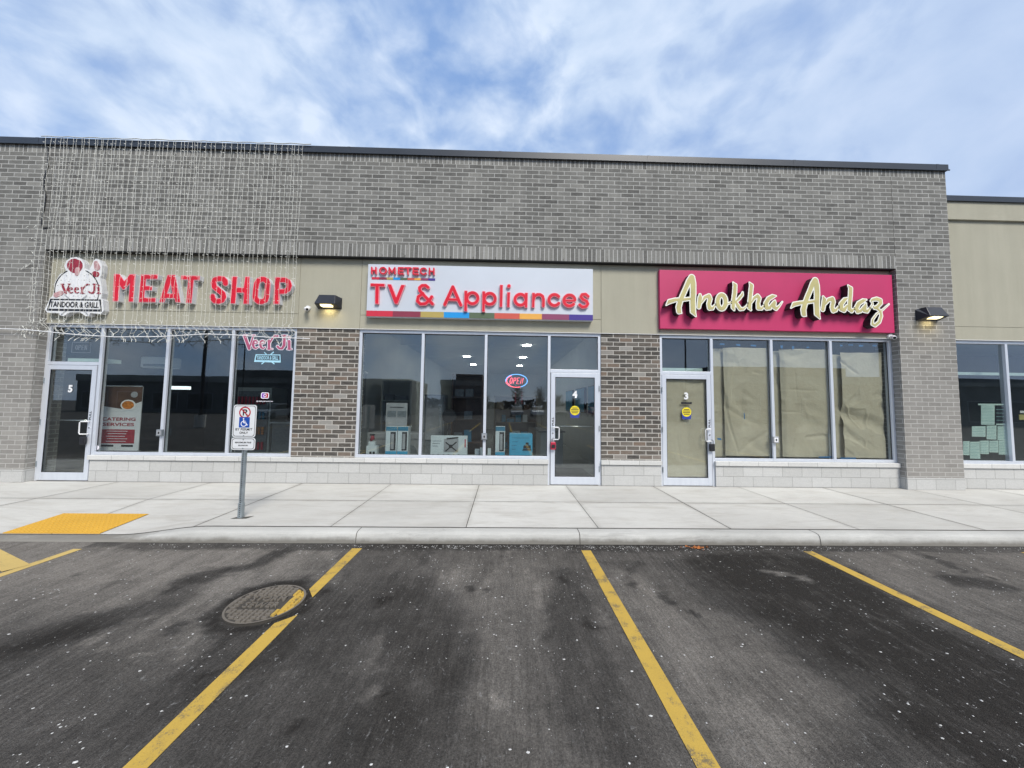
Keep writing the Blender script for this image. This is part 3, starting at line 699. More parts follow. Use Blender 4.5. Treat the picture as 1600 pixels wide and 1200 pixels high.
def door(x0, x1, hinge_left, number, bar):
    """leaf between jambs"""
    l = .062; a, b, zb, zt = x0+T*.75, x1-T*.75, .012, 2.228; y0 = FY-.012; st = .085
    f = MB(); f.box(a, a+st, y0, y0+.045, zb, zt); f.box(b-st, b, y0, y0+.045, zb, zt)
    f.box(a+st, b-st, y0+.001, y0+.044, zb, zb+.15); f.box(a+st, b-st, y0+.001, y0+.044, zt-.085, zt)
    d = f.build('door', 'alu', B, bevel=.003)
    ga, gb, gz0, gz1 = a+st, b-st, zb+.15, zt-.085
    MB().box(ga, gb, y0+.02, y0+.026, gz0, gz1).build('pane', 'glass', d)
    k = MB()
    for q in ((ga, ga+.009, gz0, gz1), (gb-.009, gb, gz0, gz1)): k.box(q[0], q[1], y0+.008, y0+.0195, q[2], q[3])
    for q in ((ga+.009, gb-.009, gz0, gz0+.007), (ga+.009, gb-.009, gz1-.012, gz1)): k.box(q[0], q[1], y0+.0085, y0+.0194, q[2], q[3])
    k.build('gasket', 'black', d)
    hx = b-st*.5 if hinge_left else a+st*.5; s_ = -1 if hinge_left else 1
    zc = 1.02; hm = MB(); hm.tube([(hx, y0, zc+.12), (hx, y0-.05, zc+.12), (hx+s_*.10, y0-.06, zc+.12), (hx+s_*.115, y0-.062, zc+.10), (hx+s_*.115, y0-.062, zc-.10), (hx+s_*.10, y0-.06, zc-.12), (hx, y0-.05, zc-.12), (hx, y0, zc-.12)], .011, 8)
    hm.build('pull_handle', 'white_paint', d, smooth=True)
    lk = MB(); lk.tube([(hx, y0+.002, zc), (hx, y0-.008, zc)], .016, 12); lk.build('lock_cylinder', 'chrome', d)
    if bar: MB().tube([(ga-.01, y0+.06, 1.155), (gb+.01, y0+.06, 1.155)], .012, 8).build('push_bar', 'chrome', d, smooth=True)
    sx = a if hinge_left else b
    for z in (.32, 1.12, 1.92):
        MB().tube([(sx-s_*(-.004), y0-.006, z-.055), (sx-s_*(-.004), y0-.006, z+.055)], .009, 8).build('hinge', 'galv', d)
    text('stile_lettering', 'PULL', hx, 1.255, .17, .038, y0-.003, 'black', d, .02, rot=math.pi/2)
    cx = (ga+gb)/2
    text('unit_number', number, cx, 1.80 if number != '5' else 1.77, .085 if number != '4' else .10, .145, y0+.014, 'white_paint', d, .045)
    return d, cx, y0
d5, c5, yd = door(-8.983, -7.935, True, '5', True)
d4, c4, yd = door(.900, 1.951, False, '4', True)
d3, c3, yd = door(3.155, 4.235, True, '3', False)
def sticker(d, cx, cz):
    n = 20; q = [(cx+.095*math.cos(2*math.pi*k/n), cz+.095*math.sin(2*math.pi*k/n)) for k in range(n)]
    MB().prism([(cx-.085, cz-.145), (cx+.085, cz-.145), (cx+.10, cz-.02), (cx+.09, cz+.03), (cx-.09, cz+.03), (cx-.10, cz-.02)], yd+.012, yd+.014).build('blue_sticker', 'blue_st', d)
    s_ = MB().prism(q, yd+.009, yd+.011).build('round_sticker', 'yellow_st', d)
    m_ = MB()
    for k, (w, z) in enumerate(((.055, .05), (.075, .02), (.075, -.012), (.06, -.045))): m_.box(cx-w, cx+w, yd+.0075, yd+.0085, cz+z-.008, cz+z+.008)
    m_.build('small_print', 'wood', s_)
sticker(d4, c4+.0, 1.475); sticker(d3, c3+.0, 1.475)
MB().box(c3-.11, c3+.11, yd+.012, yd+.014, 1.635, 1.675).build('small_print_label', 'black', d3)
# fittings hung on doors
def lockbox(x, mat, label):
    r = empty('lock_box', label, 'lock box'); y = FY-.075
    MB().box(x-.05, x+.05, y, y+.045, .70, .85).build('case', mat, r, bevel=.012)
    MB().box(x-.035, x+.035, y-.004, y-.0005, .73, .80).build('key_pad', 'black', r)
    MB().tube([(x-.025, y+.02, .85), (x-.025, y+.02, .91), (x, y+.02, .93), (x+.025, y+.02, .91), (x+.025, y+.02, .85)], .006, 6).build('shackle', 'black', r)
lockbox(.985, 'padred', 'red key lock box hanging below the handle of door 4')
lockbox(-8.07, 'black', 'black key lock box hanging on the leftmost glass door')
lockbox(4.17, 'black', 'black key lock box hanging on the paper covered door')
for x, lab in ((-6.66, 'small square intercom box on the mullion beside the catering banner'), (-.379, 'small square intercom box on the mullion left of the lit open sign'), (5.484, 'small square intercom box on the mullion between paper covered panes')):
    r = empty('intercom_box', lab, 'intercom box', 'square boxes fixed to the window mullions')
    z = .94; MB().box(x-.055, x+.055, FY-.05, FY-.001, z-.065, z+.065).build('case', 'grey_print' if x < 0 else 'greyvinyl', r, bevel=.006)
    MB().box(x-.038, x+.038, FY-.054, FY-.051, z-.045, z+.045).build('face_plate', 'greyvinyl' if x < 0 else 'white_paint', r)
    MB().box(x-.014, x+.014, FY-.057, FY-.0545, z-.02, z+.02).build('button', 'black', r)

# interiors
def ip(name, mat, *b): return part(name, mat, lambda m_: m_.box(*b))
YI = FY+.16
ip('shop_floor', 'room_floor', BX0+.3, BX1-.3, D+.02, YB, -.06, -.008)
ip('shop_ceiling', 'ceiling', BX0+.3, BX1-.3, D+.30, YB, 3.62, 3.70)
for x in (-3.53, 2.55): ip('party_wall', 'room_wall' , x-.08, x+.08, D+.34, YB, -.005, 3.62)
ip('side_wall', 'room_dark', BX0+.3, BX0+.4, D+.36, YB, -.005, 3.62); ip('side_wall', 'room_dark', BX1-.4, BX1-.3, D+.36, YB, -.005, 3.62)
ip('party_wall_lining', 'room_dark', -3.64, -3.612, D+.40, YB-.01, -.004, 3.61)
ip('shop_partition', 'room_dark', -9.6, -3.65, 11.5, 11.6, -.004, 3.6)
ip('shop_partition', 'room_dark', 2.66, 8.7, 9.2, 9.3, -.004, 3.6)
for x0, x1 in ((-7.9, -3.7), (-2.85, .86), (4.27, 7.98)): ip('display_ledge', 'room_wall', x0, x1, YI-.07, YI+.50, -.004, .49)
for (x, y) in ((.75, 11.8), (.78, 14.8), (.80, 18.0), (-1.65, 11.8), (-1.6, 17.8), (-1.62, 14.8)):
    ip('ceiling_light', 'panel_light', x-.13, x+.13, y-.10, y+.10, 3.60, 3.618)
ip('ceiling_bulkhead', 'room_wall', -2.7, -.3, 9.0, 9.1, 3.1, 3.61)
fx = wp(280, 606, 9.05); ip('ceiling_light', 'fluor', fx[0]-.25, fx[0]+.25, 9.0, 9.1, fx[1]-.04, fx[1]+.04)

for a_, b_ in ((-8.75, -7.97), (3.21, 4.13)): ip('transom_reflection', 'notice', a_, b_, YI+.0, YI+.25, 2.31, 2.385)  # pale boxes imitating a reflection in the transom glass
# ------------------------------------------------------------------ neighbouring wings
def wing(name, label, x0, x1, xs):
    r = empty(name, label, 'building')
    def pt(n_, mat, *b, bevel=0): return MB().box(*b).build(n_, mat, r, bevel=bevel)
    pt('stucco_wall', 'stucco', x0, x1, D, D+.3, 3.325+.004, 5.60); pt('stucco_wall', 'stucco', x0, x1, D, D+.3, ZST, 3.325-.004)
    pt('stucco_backing', 'stucco', x0+.01, x1-.01, D+.012, D+.29, ZST+.1, 5.58)
    pt('cornice_panel', 'stucco', x0, x1, D-.05, D+.3, 5.602, 5.985); pt('coping', 'coping', x0, x1, D-.085, D+.4, 5.986, 6.10)
    pt('drip_trim', 'white_paint', x0, x1, D-.006, D+.02, ZST-.010, ZST-.001)
    pt('block_plinth', 'block', x0, x1, D, D+.34, -.02, ZPL); pt('stone_sill', 'sill', x0, x1, D-.03, D+.34, ZPL+.001, ZSILL-.001, bevel=.006)
    f = MB(); zt = ZST-.014; f.box(x0, x1, FY+.001, FY+.11, zt-T, zt); f.box(x0, x1, FY+.001, FY+.11, ZSILL, ZSILL+T)
    for x in xs: f.box(x-T/2, x+T/2, FY, FY+.11, ZSILL+T, zt-T)
    w = f.build('window', 'alu', r)
    for a, b in zip(xs[:-1], xs[1:]): MB().box(a+T/2+.001, b-T/2-.001, FY+.05, FY+.056, ZSILL+T+.001, zt-T-.001).build('pane', 'glass', w)
    pt('shop_floor', 'room_floor', x0, x1, D+.35, 16, -.06, -.01); pt('shop_ceiling', 'ceiling', x0, x1, D+.3, 16, 3.4, 3.5)
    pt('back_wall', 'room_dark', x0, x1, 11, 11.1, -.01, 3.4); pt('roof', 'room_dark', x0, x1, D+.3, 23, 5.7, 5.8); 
    ex = x1 if x1 > 0 else x0; pt('side_wall', 'stucco', min(ex, ex-.2*(1 if x1 > 0 else -1)), max(ex, ex-.2*(1 if x1 > 0 else -1)), D+.31, 23, -.02, 5.7)
    return r
WR = wing('beige_building', 'lower beige stucco shop building to the right of the brick one', BX1+.003, 26, [9.235, 10.477, 11.72, 12.96, 14.2, 15.45, 16.7, 17.9, 19.2, 20.4, 21.7, 23, 24.2, 25.9])
WL = wing('beige_building', 'lower beige stucco shop building past the left brick pilaster', -26, BX0-.003, [-25.9, -24.6, -23.3, -22, -20.7, -19.4, -18.1, -16.8, -15.5, -14.2, -12.9, -11.6, -10.25])
MB().box(9.3, 25.5, 7.35, 7.42, 2.36, 2.42).build('blind_rail', 'notice', WR)
MB().box(9.3, 25.5, 8.6, 8.7, .0, 2.3).build('inner_partition', 'room_dark', WR)

# ------------------------------------------------------------------ signs
def stripes(x0, x1, z0, z1, y, parent, cols, bnd):
    for i, c in enumerate(cols):
        key = 'stripe%d' % i
        if key not in M: M[key] = plain('stripe_colour', srgb(*c), .45, 0, .04)
        a = x0+(x1-x0)*bnd[i]; b = x0+(x1-x0)*bnd[i+1]
        MB().box(a, b, y, y+.004, z0, z1).build('colour_stripe', key, parent)
COLS = [(200, 45, 65), (135, 50, 70), (175, 155, 85), (20, 145, 215), (85, 100, 75), (200, 85, 70), (225, 165, 70), (135, 60, 95), (62, 42, 135)]
BND = [(u-45)/1500 for u in (45, 217, 400, 553, 720, 888, 1055, 1203, 1385, 1545)]
def tv_sign():
    r = empty('shop_sign', 'white box sign with red TV & Appliances letters and a multicoloured bottom stripe', 'sign')
    Y = D-.12; x0 = wp(574, 450, Y)[0]; x1 = wp(926.5, 460, Y)[0]; z1 = wp(740, 416.3, Y)[1]; z0 = wp(740, 497.5, Y)[1]; zs = wp(740, 488.5, Y)[1]
    MB().box(x0, x1, Y, D-.001, z0, z1).build('panel', 'signwhite', r, bevel=.004)
    stripes(x0+.002, x1-.002, z0+.003, zs, Y-.005, r, COLS, BND)
    Yf = Y-.05; pt, st, sr, po, ho = cropmap(560, 400, 4.2105, Yf)
    w = 13
    def circ(u, v, R, a0=0, a1=360, rr=w-1): return sr(rr, *[(u+R*math.cos(math.radians(a)), v-R*math.sin(math.radians(a))) for a in np.linspace(a0, a1, 28)])
    L = {
     'T': [po((78, 178), (173, 181), (172, 203), (77, 200)), po((110, 185), (137, 186), (133, 316), (108, 315))],
     'V': [po((188, 184), (216, 185), (248, 268), (280, 188), (308, 189), (258, 316), (237, 315))],
     '&': [sr(12, (487, 314), (440, 268), (404, 228), (402, 208), (418, 194), (442, 193), (458, 206)), sr(12, (424, 246), (393, 268), (388, 296), (408, 315), (440, 313), (468, 290), (482, 268))],
     'A': [sr(12.5, (568, 318), (621, 203), (673, 322)), sr(10, (590, 285), (655, 287))],
     'p': [circ(750, 277, 36), po((696, 226), (718, 227), (716, 364), (694, 363))],
     'p2': [circ(864, 281, 36), po((814, 230), (836, 231), (833, 368), (812, 367))],
     'l': [po((930, 188), (952, 189), (948, 336), (928, 335))],
     'i': [po((977, 236), (1000, 237), (996, 337), (976, 336)), sr(13.5, (990, 197), (990.5, 197))],
     'a': [circ(1066, 287, 36), po((1094, 240), (1116, 241), (1113, 340), (1092, 339))],
     'n': [po((1142, 240), (1163, 241), (1160, 340), (1140, 339)), sr(11.5, (1152, 288), (1158, 264), (1176, 253), (1196, 253), (1212, 264), (1218, 285), (1217, 328))],
     'c': [circ(1290, 289, 36, 40, 322)],
     'e': [circ(1389, 292, 36, 8, 318), sr(9, (1355, 292), (1424, 294))],
     's': [sr(11.5, (1512, 265), (1495, 251), (1472, 253), (1464, 268), (1478, 285), (1502, 296), (1510, 314), (1498, 332), (1474, 335), (1456, 321))]}
    for k, pr in L.items():
        fl = field(pr, .0055, .05)
        b = sdf_obj('letter_trim', pr, Yf+.004, Y-.001, 'red_trim', r, .001, side_mat='red_trim', fl=fl)
        b.name = 'letter'; sdf_obj('letter_face', pr, Yf, Yf+.004, 'red_letter', b, -.009, fl=fl)
    def HT(*pts): return ('S', [(*pt(u, v+(u-80)*.014), 5.0/4.2105/(F/Yf)) for u, v in pts])
    def oval(cx, a0, a1): return HT(*[(cx+21*math.cos(math.radians(a)), 94-20*math.sin(math.radians(a))) for a in np.linspace(a0, a1, 20)])
    for pr in ([HT((87, 74), (87, 114)), HT((114, 74), (114, 114)), HT((87, 94), (114, 94))], [oval(161, 0, 360)], [HT((202, 114), (202, 74), (220, 104), (239, 74), (239, 114))], [HT((294, 74), (264, 74), (264, 114), (294, 114)), HT((264, 94), (290, 94))],
               [HT((305, 74), (345, 74)), HT((325, 74), (325, 114))], [HT((392, 74), (360, 74), (360, 114), (392, 114)), HT((360, 94), (388, 94))], [oval(428, 42, 318)], [HT((467, 74), (467, 114)), HT((496, 74), (496, 114)), HT((467, 94), (496, 94))]):
        fl = field(pr, .0035, .03); b = sdf_obj('small_letter', pr, Yf+.004, Y-.001, 'red_trim', r, .001, side_mat='red_trim', fl=fl); sdf_obj('small_letter_face', pr, Yf, Yf+.004, 'red_letter', b, -.003, fl=fl)
    a = wp(560+88/4.21, 400+147/4.21, Y); b = wp(560+505/4.21, 400+155/4.21, Y)
    stripes(a[0], b[0], wp(628, 436.6, Y)[1]-.012, wp(628, 434, Y)[1], Y-.006, r, COLS, BND)
tv_sign()
def script_sign():
    r = empty('shop_sign', 'magenta panel sign with gold cursive lettering edged in white', 'sign')
    Y = D-.075; x0 = wp(1031, 470, Y)[0]; x1 = min(wp(1395.5, 470, Y)[0], OR-.012); z1 = wp(1210, 425.5, Y)[1]; z0 = wp(1210, 516.5, Y)[1]
    MB().box(x0, x1, Y, D-.001, z0, z1).build('panel', 'magenta', r, bevel=.004)
    Yf = Y-.15
    for (ox, data) in ((1030, [
      [[(280,552,10),(250,532,36),(243,480,38),(262,410,37),(295,330,35),(335,240,35),(375,150,38),(408,108,44),(424,180,41),(426,300,40),(420,420,40),(424,530,40),(458,590,12)],[(90,452,10),(130,408,32),(200,388,29),(300,384,26),(400,372,24)]],
      [[(512,322,18),(514,360,34),(504,430,32),(497,478,28)],[(530,425,14),(572,355,26),(622,338,32),(637,375,32),(620,440,30),(632,488,34),(668,494,24),(702,448,14)]],
      [[(782+50*math.cos(a), 412+86*math.sin(a), 34) for a in np.linspace(0, 2*math.pi, 24)], [(850,440,15),(905,418,16)]],
      [[(925,168,10),(950,205,30),(945,300,31),(930,400,30),(925,480,30),(937,512,16)],[(1044,292,12),(1038,325,22),(1000,372,24),(950,420,18)],[(955,405,20),(985,460,28),(1012,500,28),(1052,503,20),(1092,468,14),(1120,430,14)]],
      [[(1130,170,10),(1155,208,30),(1145,300,30),(1135,400,30),(1130,485,30),(1147,512,16)],[(1150,430,14),(1190,362,24),(1232,338,30),(1252,368,30),(1236,430,28),(1242,488,32),(1282,498,22),(1312,458,14)]],
      [[(1460,338,12),(1418,345,30),(1370,372,32),(1336,430,33),(1346,488,34),(1385,488,28),(1418,430,18)],[(1450,395,12),(1440,422,30),(1432,470,32),(1462,498,27),(1502,466,16),(1540,412,11)]]]),
      (1220, [
      [[(318,588,10),(290,566,36),(284,510,38),(302,440,37),(330,360,35),(368,270,35),(402,185,38),(432,146,44),(450,210,41),(456,330,40),(450,450,40),(456,560,40),(490,620,12)],[(130,488,10),(170,442,32),(240,426,29),(330,416,26),(425,404,24)]],
      [[(532,348,16),(546,385,32),(536,450,32),(527,508,30)],[(552,455,14),(600,385,28),(646,375,34),(658,412,32),(642,480,30),(658,522,34),(692,518,24),(724,470,14)]],
      [[(838,365,14),(800,386,30),(757,440,34),(757,500,34),(792,518,32),(830,460,20)],[(842,204,10),(876,245,31),(872,330,31),(862,430,31),(857,500,32),(888,528,27),(922,498,16)]],
      [[(1072,385,12),(1030,398,30),(976,432,32),(947,490,33),(962,532,32),(1002,526,26),(1036,470,16)],[(1066,432,14),(1056,470,30),(1046,518,32),(1082,532,26),(1116,490,16)]],
      [[(1128,402,14),(1150,385,24),(1200,376,30),(1246,392,30),(1252,430,28),(1215,470,26),(1175,488,24),(1160,470,16)],[(1170,485,20),(1215,500,22),(1250,535,22),(1258,590,24),(1232,665,25),(1182,706,25),(1146,690,22),(1150,635,18),(1200,565,15),(1280,508,14),(1354,440,11)],[(1122,490,14),(1150,440,14),(1138,402,14)]]])):
        pt, st, sr, po, ho = cropmap(ox, 420, 8.0, Yf)
        for L in data:
            pr = [st(*q) for q in L]; fl = field(pr, .0055, .05)
            b = sdf_obj('letter', pr, Yf+.004, Y-.001, 'outline_white', r, 0.005, side_mat='black', fl=fl)
            sdf_obj('letter_face', pr, Yf, Yf+.004, 'gold', b, -.0165, fl=fl)
script_sign()
def meat_sign():
    r = empty('shop_sign', 'red block letters reading MEAT SHOP mounted on beige stucco behind hanging lights', 'sign')
    Yf = D-.10
    pt, st, sr, po, ho = cropmap(165, 420, 10.0, Yf)
    A = {'M': [po((130,80),(215,80),(290,190),(375,85),(465,85),(430,515),(355,515),(375,230),(285,325),(260,320),(220,260),(195,505),(110,505))],
     'E': [po((550,90),(815,90),(805,160),(630,160),(622,265),(730,270),(725,335),(612,335),(600,450),(780,455),(775,520),(515,520))],
     'A': [po((965,95),(1085,95),(1170,525),(1090,520),(1075,460),(935,460),(915,520),(835,520)), ho((1015,225),(1045,390),(960,385))],
     'T': [po((1180,105),(1470,110),(1465,175),(1375,175),(1340,535),(1255,530),(1290,170),(1180,165))]}
    pt, st, sr, po, ho = cropmap(315, 420, 10.0, Yf)
    A.update({'S': [sr(42,(372,228),(366,190),(335,158),(270,150),(205,170),(182,220),(198,282),(265,335),(330,388),(345,440),(320,490),(260,508),(200,496),(170,460),(168,430))],
     'H': [po((470,120),(560,120),(545,290),(655,295),(680,122),(750,122),(735,550),(650,548),(660,375),(545,372),(525,545),(445,540))],
     'O': [sr(42,(935,162),(885,182),(858,230),(842,330),(834,430),(848,480),(890,510),(940,512),(996,490),(1018,430),(1028,330),(1034,230),(1012,180),(970,162),(935,162))],
     'P': [po((1145,130),(1225,130),(1215,550),(1120,550)), sr(40,(1185,172),(1300,172),(1352,202),(1372,260),(1352,318),(1300,352),(1180,358))]})
    for k, pr in A.items():
        fl = field(pr, .0055, .05)
        b = sdf_obj('letter', pr, Yf+.004, D-.001, 'red_trim', r, .004, side_mat='return_white', fl=fl)
        sdf_obj('letter_face', pr, Yf, Yf+.004, 'red_letter', b, -.009, fl=fl)
meat_sign()
def logo_board():
    r = empty('logo_sign', 'white cut-out emblem board with a black framed TANDOOR & GRILL banner', 'sign')
    Yf = D-.10; pt, st, sr, po, ho = cropmap(50, 380, 6.6667, Yf)
    pr = [po((140,690),(190,575),(215,555),(232,500),(238,420),(290,330),(360,295),(342,235),(360,185),(410,155),(460,148),(510,165),(540,210),(542,265),(600,285),(620,240),(645,185),(668,165),(700,175),(725,230),(722,300),(705,360),(718,440),(728,520),(712,578),(735,592),(742,700),(715,732),(600,722),(592,752),(560,757),(505,715),(395,715),(325,755),(290,745),(290,722),(160,718))]
    fl = field(pr, .006, .05)
    b = sdf_obj('board', pr, Yf, D-.001, 'white_paint', r, .008, side_mat='return_white', fl=fl)
    a = np.radians(np.linspace(188, 116, 20)); c = np.radians(np.linspace(66, -22, 24))
    y = Yf-.004
    sdf_obj('ring', [sr(5, *[(468+232*math.cos(t), 500-232*math.sin(t)) for t in a]), sr(5, *[(468+232*math.cos(t), 500-232*math.sin(t)) for t in c])], y, Yf-.001, 'black', r, 0, .004)
    # plain generic colour patches stand in for the figure
    sdf_obj('maroon_patch', [('S', [(*pt(437, 228), .128), (*pt(452, 238), .140)]), st((655, 320, 30), (672, 325, 30))], y, Yf-.001, 'maroon', r, 0, .005)
    sdf_obj('pink_patch', [st((668, 205, 20), (682, 255, 30)), st((255, 540, 26), (305, 520, 24)), st((478, 275, 26), (470, 320, 20))], y-.003, Yf-.001, 'pinkpatch', r, 0, .005)
    sdf_obj('utensils', [sr(6, (345, 540), (400, 590)), sr(9, (520, 590), (570, 550)), sr(6, (370, 690), (310, 742)), sr(6, (530, 690), (580, 745))], y, Yf-.001, 'greyvinyl', r, 0, .004)
    sdf_obj('dots', [sr(3, (u, v), (u+.5, v)) for u, v in ((305, 385), (330, 430), (545, 340), (545, 385), (600, 400), (435, 550), (480, 550), (605, 565), (650, 550), (360, 340), (590, 330), (640, 420), (385, 400), (270, 440))], y, Yf-.001, 'black', r, 0, .003)
    sdf_obj('banner_frame', [po((192, 578), (718, 586), (728, 712), (155, 702)), ho((205, 592), (705, 599), (712, 690), (175, 682))], y-.001, Yf-.001, 'black', r, 0, .004)
    x, z = pt(445, 640); text('banner_lettering', 'TANDOOR & GRILL', x, z, .92, .115, y-.002, 'black', r, .03)
    sdf_obj('name_lettering', name_strokes(lambda u, v: pt(305+(u-95)*.593, 425+(v-125)*.49), .55/6.6667/(F/Yf)), y-.004, y-.002, 'maroon', r, 0, .004)
logo_board()
# vinyl on the fourth pane of the left shop (stuck on the glass: parts of that window)
def window_vinyl():
    yv = FY+.046
    pt, st, sr, po, ho = cropmap(370, 510, 9.23, yv)
    vs = name_strokes(pt, 1/9.23/(F/yv)); fl = field(vs, .004, .05)
    t = sdf_obj('name_vinyl', vs, yv-.001, yv+.001, 'decal_white', W5, .014, fl=fl)
    sdf_obj('name_vinyl_face', vs, yv-.004, yv-.002, 'decal_pink', t, 0, fl=fl)
    o = sdf_obj('banner_vinyl', [po((272, 402), (630, 405), (635, 522), (250, 512)), ho((287, 416), (617, 419), (620, 492), (272, 485)), sr(7, (362, 540), (400, 510)), sr(7, (540, 540), (500, 510)), sr(6, (400, 375), (425, 400)), sr(9, (530, 372), (495, 400))], yv-.002, yv-.0005, 'decal_cyan', W5, 0, .005)
    x, z = pt(445, 453); text('banner_vinyl_lettering', 'TANDOOR & GRILL', x, z, .42, .075, yv-.002, 'decal_cyan', o, .03)
    def ring(cx, cz, hx, hz, rad): 
        q = []
        for (sx, sz, a0) in ((1, 1, 0), (-1, 1, 90), (-1, -1, 180), (1, -1, 270)):
            for a in (0, 30, 60, 90): q.append((cx+sx*(hx-rad)+rad*math.cos(math.radians(a0+a)), cz+sz*(hz-rad)+rad*math.sin(math.radians(a0+a)), .008))
        q.append(q[0]); return ('S', q)
    cx, cz = pt(408, 997)
    f = MB().prism([(cx-.065, cz-.05), (cx, cz-.05), (cx, cz+.05), (cx-.065, cz+.05)], yv-.001, yv+.001).build('icon_vinyl', 'violet', W5)
    MB().prism([(cx, cz-.05), (cx+.065, cz-.05), (cx+.065, cz+.05), (cx, cz+.05)], yv-.001, yv+.001).build('icon_vinyl_half', 'sign_red', f)
    sdf_obj('icon_outline', [ring(cx, cz, .07, .053, .02), ('S', [(cx+.026*math.cos(t), cz+.026*math.sin(t), .006) for t in np.linspace(0, 6.2832, 16)])], yv-.004, yv-.002, 'decal_white', f, 0, .004)
    x, z = pt(400, 1082); text('handle_vinyl', '@VEERJI.BRAMPTON', x, z, .32, .026, yv, 'decal_white', W5, .03)
    n = 14; x, z = wp(151, 699.5, yv); MB().prism([(x+.05*math.cos(6.2832*k/n), z+.045*math.sin(6.2832*k/n)) for k in range(n)], yv-.002, yv).build('window_sticker', 'decal_white', W5)
window_vinyl()

# ------------------------------------------------------------------ wall lamps, cameras, cable
def wall_lamp(x, z, y, label):
    r = empty('wall_lamp', label, 'wall lamp', 'black wall pack lamps')
    w1, w2, h = .20, .235, .25
    # profile: top shallow, belly deep at lower third
    back = [(-w2, y, z-h*.5), (w2, y, z-h*.5), (w2, y, z+h*.5), (-w2, y, z+h*.5)]
    A = [(-w2, 0, -.5*h), (w2, 0, -.5*h), (w2, 0, .42*h), (-w2, 0, .42*h)]
    Bf = [(-w1, -.22, -.30*h), (w1, -.22, -.30*h), (w1*.80, -.13, .5*h), (-w1*.80, -.13, .5*h)]
    T_ = lambda p: (x+p[0], y+p[1], z+p[2])
    tb = [(-w1*.85, -.0, .5*h), (w1*.85, -.0, .5*h)]
    m_ = MB(); a = [T_(p) for p in A]; b = [T_(p) for p in Bf]; t = [T_(p) for p in tb]
    m_.face([b[0], b[1], b[2], b[3]]); m_.face([a[0], a[1], b[1], b[0]]); m_.face([b[3], b[2], t[1], t[0]])
    m_.face([a[1], a[2], t[1], b[2], b[1]]); m_.face([a[0], b[0], b[3], t[0], a[3]][::1]); m_.face([a[2], a[3], t[0], t[1]])
    m_.build('housing', 'lamp_black', r, bevel=.008)
    # lens lies on the sloping underside
    def under(s_, t_): # s across, t depth 0..1 from wall to front
        xx = s_; yy = -.22*t_; zz = -.5*h+(.20*h)*t_-.004; return (x+xx, y+yy, z+zz)
    q = [under(-.10, .35), under(.10, .35), under(.125, .60), under(.10, .88), under(-.10, .88), under(-.125, .60)]
    m_ = MB(); m_.face(q[::-1]); m_.face([(p[0], p[1], p[2]+.003) for p in q]); m_.build('lens', 'lens_lit', r)
    l = bpy.data.lights.new('lamp_glow', 'AREA'); l.energy = .9; l.color = (1, .80, .38); l.size = .18
    lo = bpy.data.objects.new('lamp_glow', l); COL.objects.link(lo); lo.location = (x, y-.12, z-.5*h-.0); lo.parent = r
x, z = wp(512, 471, D-.1); wall_lamp(x, z, D, 'black wedge shaped wall lamp, lit, on the stucco left of the white sign')
x, z = wp(1457, 490, P-.1); wall_lamp(x, z, P, 'black wedge shaped wall lamp, lit, on the right brick pilaster')
def seccam(x, z, y, label, s_=1):
    r = empty('security_camera', label, 'camera', 'small security cameras')
    MB().tube([(x, y, z+.03), (x, y-.04, z+.03)], .045, 14).build('base', 'white_paint', r, smooth=False)
    MB().tube([(x, y-.02, z+.03), (x+s_*.02, y-.09, z-.0)], .018, 8).build('arm', 'white_paint', r)
    m_ = MB(); p0 = Vector((x-s_*.03, y-.05, z+.01)); p1 = Vector((x+s_*.06, y-.16, z-.035)); m_.tube([p0, p0.lerp(p1, .1), p0.lerp(p1, .9), p1], [.028, .036, .036, .032], 14); m_.build('body', 'white_paint', r)
    MB().tube([p1, p1+(p1-p0).normalized()*.006], .025, 12).build('lens', 'black', r)
x, z = wp(480, 483, D-.05); seccam(x, z, D, 'white security camera on stucco just right of the hanging lights')
x, z = wp(1394, 527, D-.05); seccam(min(x, 7.93), z, D-.001, 'white security camera under the right end of the magenta sign', -1)
pts = [wp(*p, P-.02) for p in ((74, 224), (75, 240), (74, 258), (69, 278), (68, 292), (71, 306), (69, 320), (66, 335), (64, 350), (66, 356), (76, 355))]
o = MB().tube([(x, P-.012, z) for x, z in pts], .011, 6).build('power_cable', 'blackcable'); tag(o, 'black cable hanging from the roof edge down the left brick pilaster', 'cable')

